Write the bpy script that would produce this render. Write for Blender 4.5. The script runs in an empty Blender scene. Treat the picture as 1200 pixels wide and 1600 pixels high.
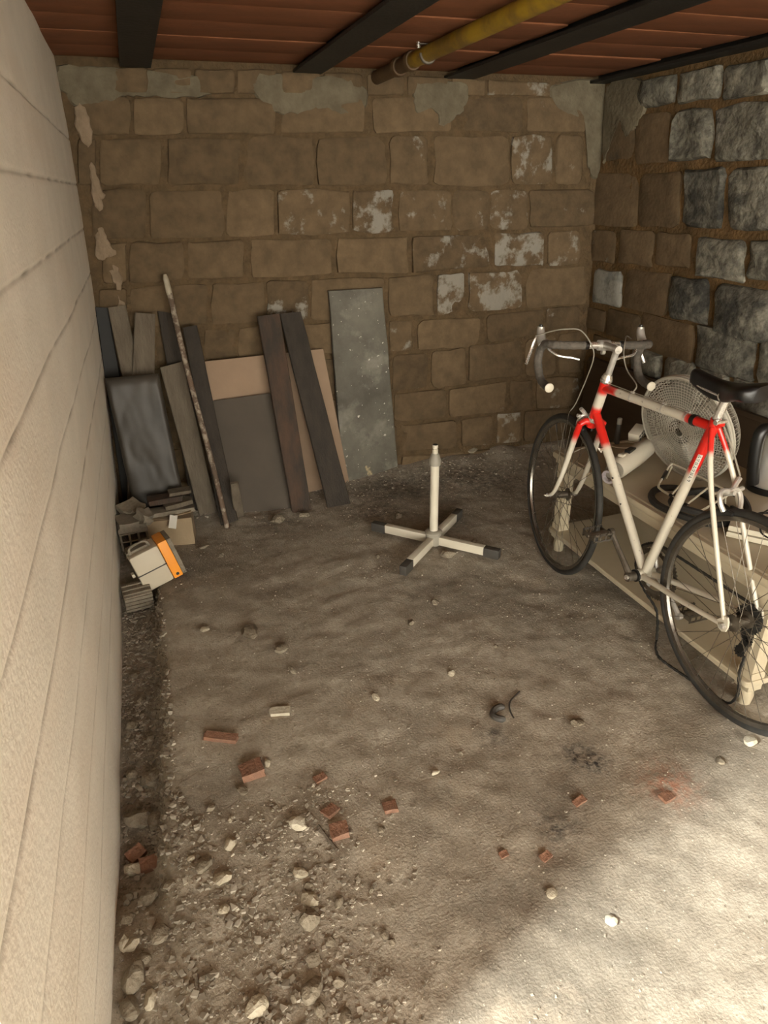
import bpy, bmesh, math, random
import numpy as np
from mathutils import Vector, Matrix, noise
random.seed(7)
rng = np.random.default_rng(7)
S = bpy.context.scene
C = S.collection
PI = math.pi

# ------------------------------------------------------------------ camera, light, exposure
CAM_H = 1.487
yaw, pitch, roll = math.radians(18.68), math.radians(25.63), math.radians(-0.92)
fwd = Vector((math.sin(yaw)*math.cos(pitch), math.cos(yaw)*math.cos(pitch), -math.sin(pitch)))
rgt = Vector((math.cos(yaw), -math.sin(yaw), 0)); upv = rgt.cross(fwd)
r2 = rgt*math.cos(roll) + upv*math.sin(roll); u2 = -rgt*math.sin(roll) + upv*math.cos(roll)
cd = bpy.data.cameras.new('camera'); cam = bpy.data.objects.new('camera', cd); C.objects.link(cam)
m3 = Matrix((r2, u2, -fwd)).transposed()
cam.matrix_world = Matrix.Translation((0, 0, CAM_H)) @ m3.to_4x4()
cd.sensor_fit = 'VERTICAL'; cd.sensor_height = 36.0; cd.sensor_width = 27.0
cd.lens = 36.0*1046/1600; cd.clip_start = 0.02
S.camera = cam

w = bpy.data.worlds.new('world'); S.world = w; w.use_nodes = True
bg = w.node_tree.nodes['Background']
bg.inputs['Color'].default_value = (1.0, 0.95, 0.83, 1); bg.inputs['Strength'].default_value = 4.4

ld = bpy.data.lights.new('passage_lamp', 'AREA'); ld.shape = 'DISK'; ld.size = 0.26; ld.energy = 142; ld.color = (.98, 1.0, .94)
lo = bpy.data.objects.new('passage_lamp', ld); C.objects.link(lo)
lo.location = (-1.95, -0.12, 1.93)
lo.rotation_euler = (Vector((1.1, 0.6, 0.0))-Vector(lo.location)).to_track_quat('-Z', 'Y').to_euler()

vs = S.view_settings; vs.view_transform = 'Standard'; vs.look = 'None'; vs.gamma = 1; vs.use_curve_mapping = False
vs.exposure = 1.63

# ------------------------------------------------------------------ helpers
class MB:
    def __init__(s): s.v = []; s.f = []; s.a = []
    def add(s, vs, fs, att=0.0):
        o = len(s.v); s.v += [tuple(p) for p in vs]; s.f += [tuple(i+o for i in f) for f in fs]
        s.a += list(att) if hasattr(att, '__len__') else [att]*len(vs)
        return s
    def box(s, c, size, rot=None, att=0.0):
        x, y, z = (k/2 for k in size); c = Vector(c)
        P = [Vector((sx*x, sy*y, sz*z)) for sz in (-1, 1) for sy in (-1, 1) for sx in (-1, 1)]
        if rot is not None: P = [rot @ p for p in P]
        return s.add([p+c for p in P], [(0,2,3,1),(4,5,7,6),(0,1,5,4),(2,6,7,3),(0,4,6,2),(1,3,7,5)], att)
    def hexa(s, top4, bot4, att=0.0):
        return s.add(list(bot4)+list(top4), [(3,2,1,0),(4,5,6,7),(0,1,5,4),(1,2,6,5),(2,3,7,6),(3,0,4,7)], att)
    def tube(s, path, r, n=8, closed=False, att=None, caps=True, flat=None):
        path = [Vector(p) for p in path]; L = len(path)
        rs = r if hasattr(r, '__len__') else [r]*L
        at = att if att is not None else [0.0]*L
        vs = []; av = []
        prev = None
        for i, p in enumerate(path):
            if closed: t = path[(i+1) % L]-path[i-1]
            else: t = path[min(i+1, L-1)]-path[max(i-1, 0)]
            t.normalize()
            if prev is None:
                a = Vector((0, 0, 1)) if abs(t.z) < .9 else Vector((1, 0, 0))
                u = (a - t*a.dot(t)).normalized()
            else:
                u = (prev - t*prev.dot(t)).normalized()
            prev = u; q = t.cross(u)
            for k in range(n):
                th = 2*PI*k/n
                fu = 1.0 if flat is None else flat
                vs.append(p + u*math.cos(th)*rs[i]*fu + q*math.sin(th)*rs[i]); av.append(at[i])
        fs = []
        for i in range(L if closed else L-1):
            j = (i+1) % L
            for k in range(n):
                k2 = (k+1) % n
                fs.append((i*n+k, i*n+k2, j*n+k2, j*n+k))
        if caps and not closed:
            fs.append(tuple(range(n-1, -1, -1))); fs.append(tuple((L-1)*n+k for k in range(n)))
        return s.add(vs, fs, av)
    def cyl(s, p0, p1, r0, r1=None, n=12, att=None):
        return s.tube([p0, p1], [r0, r0 if r1 is None else r1], n, att=att)
    def lathe(s, prof, M=None, n=24, closed_prof=False, caps=True):
        # prof: (r, h) pairs about local Z
        vs = []; fs = []; L = len(prof)
        for (r, h) in prof:
            for k in range(n):
                th = 2*PI*k/n; p = Vector((r*math.cos(th), r*math.sin(th), h)); vs.append(M @ p if M else p)
        for i in range(L if closed_prof else L-1):
            j = (i+1) % L
            for k in range(n):
                k2 = (k+1) % n; fs.append((i*n+k, i*n+k2, j*n+k2, j*n+k))
        if caps and not closed_prof:
            fs.append(tuple(range(n-1, -1, -1))); fs.append(tuple((L-1)*n+k for k in range(n)))
        return s.add(vs, fs)
    def build(s, name, mat, parent=None, smooth=True, angle=40, bevel=0):
        me = bpy.data.meshes.new(name); me.from_pydata(s.v, [], s.f)
        if any(s.a):
            at = me.attributes.new('paint', 'FLOAT', 'POINT'); at.data.foreach_set('value', np.array(s.a, dtype=np.float32))
        bm = bmesh.new(); bm.from_mesh(me); bmesh.ops.recalc_face_normals(bm, faces=bm.faces)
        if bevel: bmesh.ops.bevel(bm, geom=bm.edges[:], offset=bevel, segments=2, affect='EDGES', profile=.6)
        bm.to_mesh(me); bm.free()
        o = bpy.data.objects.new(name, me); C.objects.link(o)
        if mat: me.materials.append(mat)
        if smooth:
            me.shade_smooth()
            try: me.set_sharp_from_angle(angle=math.radians(angle))
            except Exception: pass
        if parent: o.parent = parent
        return o
def tag(o, label=None, cat=None, group=None, kind=None):
    if label: o['label'] = label
    if cat: o['category'] = cat
    if group: o['group'] = group
    if kind: o['kind'] = kind
    return o
def thing(name, label, cat, loc=(0, 0, 0), rot=(0, 0, 0), group=None):
    o = bpy.data.objects.new(name, None); C.objects.link(o); o.location = loc; o.rotation_euler = rot
    o.empty_display_size = .05
    return tag(o, label, cat, group)
def smoothstep(a, b, x):
    t = min(1, max(0, (x-a)/(b-a))) if a != b else 0
    return t*t*(3-2*t)
def catmull(pts, m=6, closed=False):
    P = [Vector(p) for p in pts]; n = len(P); out = []
    rngi = range(n) if closed else range(n-1)
    for i in rngi:
        if closed: a, b, c, d = P[i-1], P[i], P[(i+1) % n], P[(i+2) % n]
        else: a, b, c, d = P[max(i-1, 0)], P[i], P[i+1], P[min(i+2, n-1)]
        for k in range(m):
            t = k/m
            out.append(.5*((2*b)+(c-a)*t+(2*a-5*b+4*c-d)*t*t+(3*b-a-3*c+d)*t**3))
    if not closed: out.append(P[-1])
    return out

# ------------------------------------------------------------------ materials
K_ALB = (.74, .74, .72)      # calibration of surface albedos against the room light
KEEP = {'sandstone', 'greystone', 'bluestone', 'mortar', 'mortar_orange', 'concrete', 'dirt', 'gravel', 'terracotta', 'tan_board', 'slate', 'chrome', 'alloy', 'brushed_steel', 'case_orange'}
def mat(name, c1, c2=None, scale=8.0, rough=.8, bump=.0, bscale=40.0, metal=0.0, detail=6.0, contrast=(.35, .65), stretch=(1, 1, 1), spec=.4, extra=None, coat=0):
    if name not in KEEP:
        c1 = tuple(a*b for a, b in zip(c1, K_ALB)); c2 = None if c2 is None else tuple(a*b for a, b in zip(c2, K_ALB))
    m = bpy.data.materials.new(name); m.use_nodes = True
    nt = m.node_tree; N = nt.nodes; Lk = nt.links
    b = N['Principled BSDF']
    b.inputs['Roughness'].default_value = rough; b.inputs['Metallic'].default_value = metal
    b.inputs['Specular IOR Level'].default_value = spec
    if coat: b.inputs['Coat Weight'].default_value = coat
    b.inputs['Base Color'].default_value = (*c1, 1)
    tc = N.new('ShaderNodeTexCoord'); mp = N.new('ShaderNodeMapping'); mp.inputs['Scale'].default_value = stretch
    Lk.new(tc.outputs['Object'], mp.inputs['Vector'])
    col = None
    if c2 is not None:
        nz = N.new('ShaderNodeTexNoise'); nz.inputs['Scale'].default_value = scale; nz.inputs['Detail'].default_value = detail
        nz.inputs['Roughness'].default_value = .62
        Lk.new(mp.outputs[0], nz.inputs['Vector'])
        mr = N.new('ShaderNodeMapRange'); mr.inputs[1].default_value = contrast[0]; mr.inputs[2].default_value = contrast[1]
        Lk.new(nz.outputs['Fac'], mr.inputs[0])
        mx = N.new('ShaderNodeMix'); mx.data_type = 'RGBA'
        mx.inputs[6].default_value = (*c1, 1); mx.inputs[7].default_value = (*c2, 1)
        Lk.new(mr.outputs[0], mx.inputs[0]); col = mx.outputs[2]
    if bump:
        nb = N.new('ShaderNodeTexNoise'); nb.inputs['Scale'].default_value = bscale; nb.inputs['Detail'].default_value = 8
        Lk.new(mp.outputs[0], nb.inputs['Vector'])
        bp = N.new('ShaderNodeBump'); bp.inputs['Strength'].default_value = bump; bp.inputs['Distance'].default_value = .01
        Lk.new(nb.outputs['Fac'], bp.inputs['Height']); Lk.new(bp.outputs[0], b.inputs['Normal'])
    ctx = dict(N=N, L=Lk, mp=mp, b=b, tc=tc)
    if extra: col = extra(ctx, col)
    if col is not None: Lk.new(col, b.inputs['Base Color'])
    return m
def nz_mask(ctx, scale, lo, hi, off=(0, 0, 0), detail=5, stretch=None):
    N, L = ctx['N'], ctx['L']
    mp = N.new('ShaderNodeMapping'); mp.inputs['Location'].default_value = off
    if stretch: mp.inputs['Scale'].default_value = stretch
    L.new(ctx['tc'].outputs['Object'], mp.inputs['Vector'])
    nz = N.new('ShaderNodeTexNoise'); nz.inputs['Scale'].default_value = scale; nz.inputs['Detail'].default_value = detail; nz.inputs['Roughness'].default_value = .65
    L.new(mp.outputs[0], nz.inputs['Vector'])
    mr = N.new('ShaderNodeMapRange'); mr.inputs[1].default_value = lo; mr.inputs[2].default_value = hi
    L.new(nz.outputs['Fac'], mr.inputs[0]); return mr.outputs[0]
def mixc(ctx, fac, a, b, mode='MIX'):
    N, L = ctx['N'], ctx['L']
    mx = N.new('ShaderNodeMix'); mx.data_type = 'RGBA'; mx.blend_type = mode
    if isinstance(fac, (int, float)): mx.inputs[0].default_value = fac
    else: L.new(fac, mx.inputs[0])
    for i, c in ((6, a), (7, b)):
        if isinstance(c, tuple): mx.inputs[i].default_value = (*c, 1)
        else: L.new(c, mx.inputs[i])
    return mx.outputs[2]
def math_n(ctx, op, a, b):
    N, L = ctx['N'], ctx['L']; n = N.new('ShaderNodeMath'); n.operation = op; n.use_clamp = False
    for i, c in ((0, a), (1, b)):
        if isinstance(c, (int, float)): n.inputs[i].default_value = c
        else: L.new(c, n.inputs[i])
    return n.outputs[0]

def stone_extra(kind):
    def f(ctx, col):
        N, L = ctx['N'], ctx['L']
        oi = N.new('ShaderNodeObjectInfo')
        sp = N.new('ShaderNodeSeparateColor'); L.new(oi.outputs['Color'], sp.inputs[0])
        # per stone tint
        mr = N.new('ShaderNodeMapRange'); mr.inputs[3].default_value = .78; mr.inputs[4].default_value = 1.18
        L.new(oi.outputs['Random'], mr.inputs[0])
        cc = N.new('ShaderNodeCombineColor')
        for i in range(3): L.new(mr.outputs[0], cc.inputs[i])
        col = mixc(ctx, 1.0, col, cc.outputs[0], 'MULTIPLY')
        # pale salts where the stone carries them
        n = nz_mask(ctx, 9.0, 0.25, .75, (3, 1, 2), 8)
        thr = math_n(ctx, 'SUBTRACT', 1.0, sp.outputs[0])
        d = math_n(ctx, 'SUBTRACT', n, thr)
        mk = N.new('ShaderNodeMapRange'); mk.inputs[1].default_value = 0.0; mk.inputs[2].default_value = .17; L.new(d, mk.inputs[0])
        w = math_n(ctx, 'MULTIPLY', mk.outputs[0], .62)
        gt = math_n(ctx, 'GREATER_THAN', sp.outputs[0], .02); w = math_n(ctx, 'MULTIPLY', w, gt)
        col = mixc(ctx, w, col, (.34, .325, .28))
        # soot black crust
        n2 = nz_mask(ctx, 7.0 if kind == 'grey' else 10, 0.25, .75, (8, 4, 1), 9)
        thr = math_n(ctx, 'SUBTRACT', 1.0, sp.outputs[2]); d = math_n(ctx, 'SUBTRACT', n2, thr)
        mk = N.new('ShaderNodeMapRange'); mk.inputs[1].default_value = -.22; mk.inputs[2].default_value = .22; L.new(d, mk.inputs[0])
        k = math_n(ctx, 'MULTIPLY', mk.outputs[0], .9)
        gt = math_n(ctx, 'GREATER_THAN', sp.outputs[2], .02); k = math_n(ctx, 'MULTIPLY', k, gt)
        col = mixc(ctx, k, col, (.032, .031, .028))
        return col
    return f
M = {}
M['sandstone'] = mat('sandstone', (.146, .101, .057), (.096, .067, .038), 14, .92, .35, 55, extra=stone_extra('sand'), spec=.15)
M['greystone'] = mat('greystone', (.235, .22, .175), (.115, .108, .087), 22, .9, 1.0, 38, extra=stone_extra('grey'), contrast=(.4, .6), spec=.2)
M['bluestone'] = mat('bluestone', (.23, .23, .21), (.17, .165, .14), 22, .9, .4, 50, extra=stone_extra('sand'), spec=.2)
M['mortar'] = mat('mortar', (.122, .082, .044), (.08, .055, .03), 18, .95, .9, 60, spec=.1)
M['mortar_orange'] = mat('mortar_orange', (.16, .095, .04), (.085, .056, .028), 12, .95, .9, 60, spec=.1)
M['plaster'] = mat('plaster_patch', (.225, .19, .132), (.15, .125, .085), 12, .92, .6, 45, spec=.15)
M['pinkplaster'] = mat('pink_plaster', (.36, .27, .19), (.27, .2, .135), 18, .92, .5, 60, spec=.15)
def conc_extra(ctx, col):
    a = nz_mask(ctx, 60, .63, .72, (1, 2, 3), 3)
    col = mixc(ctx, math_n(ctx, 'MULTIPLY', a, .35), col, (.4, .35, .28))
    b = nz_mask(ctx, 3.0, .45, .7, (5, 2, 3), 5, (1, .4, 1.6))
    col = mixc(ctx, math_n(ctx, 'MULTIPLY', b, .4), col, (.70, .58, .46))
    at = ctx['N'].new('ShaderNodeAttribute'); at.attribute_name = 'paint'
    return mixc(ctx, at.outputs['Fac'], col, (.30, .26, .2))
M['concrete'] = mat('concrete', (.77, .71, .61), (.70, .645, .55), 5, .85, .25, 90, extra=conc_extra, spec=.2)
def dirt_extra(ctx, col):
    sp = nz_mask(ctx, 70, .52, .66, (3, 9, 1), 4); col = mixc(ctx, math_n(ctx, 'MULTIPLY', sp, .45), col, (.16, .134, .102))
    sq = nz_mask(ctx, 34, .56, .66, (6, 2, 1), 5); col = mixc(ctx, math_n(ctx, 'MULTIPLY', sq, .35), col, (.52, .47, .38))
    a = nz_mask(ctx, 1.7, .50, .68, (4.3, 1.2, 0), 7)
    col = mixc(ctx, math_n(ctx, 'MULTIPLY', a, .6), col, (.12, .105, .083))
    b = nz_mask(ctx, 150, .66, .74, (1, 1, 1), 2)
    col = mixc(ctx, math_n(ctx, 'MULTIPLY', b, .5), col, (.66, .60, .49))
    c = nz_mask(ctx, 4.0, .58, .72, (2, 7, 1), 6)
    col = mixc(ctx, math_n(ctx, 'MULTIPLY', c, .35), col, (.48, .385, .28))
    for an, cc in (('soot_shade', (.045, .042, .04)), ('brickdust', (.42, .16, .09))):
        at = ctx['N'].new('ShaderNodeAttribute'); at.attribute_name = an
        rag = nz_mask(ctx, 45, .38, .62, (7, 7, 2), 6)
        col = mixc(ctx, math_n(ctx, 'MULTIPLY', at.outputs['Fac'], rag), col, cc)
    return col
M['dirt'] = mat('dirt', (.40, .355, .285), (.29, .25, .194), 11, .97, .32, 150, detail=9, extra=dirt_extra, spec=.1)
def gravel_extra(ctx, col):
    N, L = ctx['N'], ctx['L']; at = N.new('ShaderNodeAttribute'); at.attribute_name = 'paint'
    return mixc(ctx, at.outputs['Fac'], (.20, .172, .132), (.46, .41, .33))
M['gravel'] = mat('gravel', (.2, .16, .11), (.3, .25, .2), 30, .95, extra=gravel_extra, spec=.15)
M['terracotta'] = mat('terracotta', (.235, .09, .04), (.16, .062, .028), 3.5, .85, .15, 60, stretch=(.6, 2, 1), spec=.2)
def paint_extra(base, over):
    def f(ctx, col):
        N, L = ctx['N'], ctx['L']; at = N.new('ShaderNodeAttribute'); at.attribute_name = 'paint'
        return mixc(ctx, at.outputs['Fac'], col, over)
    return f
M['ceil'] = mat('ceiling_slab', (.2, .085, .045), (.14, .06, .03), 5, .9)
M['beam'] = mat('beam_black', (.03, .028, .025), (.018, .016, .014), 10, .6, .2, 60, spec=.3)
M['yellowpipe'] = mat('yellow_pipe', (.40, .25, .02), (.20, .115, .02), 7, .45, .1, 50, contrast=(.45, .6))
M['brownpipe'] = mat('rusty_pipe', (.14, .08, .035), (.09, .052, .025), 9, .6, .2, 60)
M['chrome'] = mat('chrome', (.80, .78, .73), (.66, .64, .59), 20, .24, metal=.75)
M['alloy'] = mat('alloy', (.62, .60, .55), (.45, .43, .39), 25, .38, metal=.6)
M['rimsteel'] = mat('rim_steel', (.34, .315, .28), (.20, .185, .165), 14, .26, metal=.85)
M['dullsteel'] = mat('dull_steel', (.27, .24, .2), (.15, .125, .1), 30, .5, metal=.85)
M['rubber'] = mat('rubber', (.028, .027, .025), (.05, .047, .042), 20, .72, .1, 100, spec=.3)
M['black'] = mat('black_plastic', (.012, .012, .012), None, rough=.35, spec=.5)
M['blackleather'] = mat('black_leather', (.008, .008, .009), (.014, .014, .015), 10, .38, .05, 200, spec=.5)
M['tape'] = mat('bar_tape', (.14, .12, .10), (.09, .08, .068), 30, .85, .4, 120)
def chips(ctx, col):
    a = nz_mask(ctx, 55, .66, .70, (1, 0, 4), 3)
    N, L = ctx['N'], ctx['L']; at = N.new('ShaderNodeAttribute'); at.attribute_name = 'paint'
    c = mixc(ctx, at.outputs['Fac'], col, (.56, .016, .010))
    return mixc(ctx, math_n(ctx, 'MULTIPLY', a, .55), c, (.12, .10, .08))
M['bikepaint'] = mat('bike_paint', (.80, .75, .64), (.72, .67, .56), 6, .3, extra=chips, spec=.5, coat=.3)
M['tablewhite'] = mat('table_lacquer', (.66, .57, .42), (.58, .50, .36), 4, .38, .03, 30, spec=.4)
M['fanwhite'] = mat('fan_white', (.72, .66, .54), (.66, .6, .49), 5, .4)
M['fancream'] = mat('fan_cream', (.78, .72, .60), (.70, .64, .52), 8, .38)
M['fanwire'] = mat('fan_wire', (.52, .485, .41), None, rough=.45)
M['fangrey'] = mat('fan_grey', (.38, .35, .29), (.32, .29, .24), 8, .5)
M['fanblade'] = mat('fan_blade', (.20, .185, .155), None, rough=.5)
M['capgrey'] = mat('cap_grey', (.085, .078, .068), (.06, .055, .05), 10, .55)
M['brownpanel'] = mat('brown_panel', (.085, .056, .034), (.062, .04, .024), 2.5, .62, stretch=(1, .3, 4), spec=.25)
M['steel'] = mat('brushed_steel', (.80, .77, .71), (.70, .67, .61), 8, .3, metal=.7, stretch=(1, 1, .1))
M['tan'] = mat('tan_board', (.30, .207, .137), (.26, .18, .119), 6, .9, .1, 60)
M['greyboard'] = mat('grey_board', (.105, .084, .064), (.085, .068, .052), 4, .8, .1, 40)
M['darkwood'] = mat('dark_wood', (.058, .045, .034), (.036, .029, .023), 5, .85, .4, 35, stretch=(6, 6, .8))
M['redwood'] = mat('red_wood', (.10, .058, .038), (.045, .036, .028), 5, .85, .4, 35, stretch=(4, 4, .8))
M['oldwood'] = mat('old_wood', (.205, .165, .122), (.135, .108, .08), 5, .9, .5, 35, stretch=(6, 6, .7))
def slate_extra(ctx, col):
    a = nz_mask(ctx, 5, .52, .66, (4, 1, 2), 8)
    col = mixc(ctx, math_n(ctx, 'MULTIPLY', a, .7), col, (.25, .235, .19))
    b = nz_mask(ctx, 48, .70, .73, (4, 1, 9), 2)
    col = mixc(ctx, b, col, (.55, .52, .44))
    c = nz_mask(ctx, 4, .64, .67, (14, 3, 5), 6)
    return mixc(ctx, c, col, (.42, .34, .20))
M['slate'] = mat('slate', (.085, .077, .06), (.155, .143, .112), 4, .7, .3, 40, extra=slate_extra)
def pole_extra(ctx, col):
    a = nz_mask(ctx, 30, .5, .6, (4, 1, 2), 5)
    return mixc(ctx, math_n(ctx, 'MULTIPLY', a, .8), col, (.36, .31, .24))
M['pole'] = mat('flaked_pole', (.19, .125, .085), (.12, .085, .06), 14, .8, extra=pole_extra)
M['bagplastic'] = mat('bag_plastic', (.075, .062, .047), (.045, .038, .03), 2, .5, .08, 14, spec=.4)
M['blackboard'] = mat('black_panel', (.022, .022, .022), (.03, .03, .03), 6, .7)
M['cardboard'] = mat('cardboard', (.44, .33, .21), (.36, .27, .17), 8, .92, .15, 60)
M['brick'] = mat('brick_red', (.36, .18, .11), (.28, .155, .105), 16, .92, .6, 90)
M['greybrick'] = mat('grey_brick', (.31, .265, .205), (.22, .19, .145), 18, .93, .6, 80)
M['whitecase'] = mat('case_white', (.70, .62, .48), (.64, .56, .43), 5, .5)
M['orange'] = mat('case_orange', (.88, .33, .03), (.82, .29, .03), 8, .5)
M['paper'] = mat('paper', (.72, .69, .62), None, rough=.9)
M['rock'] = mat('rock_grey', (.34, .29, .22), (.23, .19, .14), 30, .95, .7, 80, spec=.15)
M['rockpale'] = mat('rock_pale', (.58, .51, .40), (.46, .40, .30), 30, .95, .6, 80, spec=.15)
M['rockwhite'] = mat('rock_white', (.72, .66, .54), (.58, .52, .40), 30, .9, .4, 80)
M['lilac'] = mat('lilac_plastic', (.60, .54, .56), None, rough=.45)
M['cablegrey'] = mat('cable_grey', (.30, .27, .22), None, rough=.5)
M['wirewhite'] = mat('wire_cream', (.78, .72, .58), None, rough=.35)
M['decal'] = mat('decal_dark', (.02, .02, .025), None, rough=.5)

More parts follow.
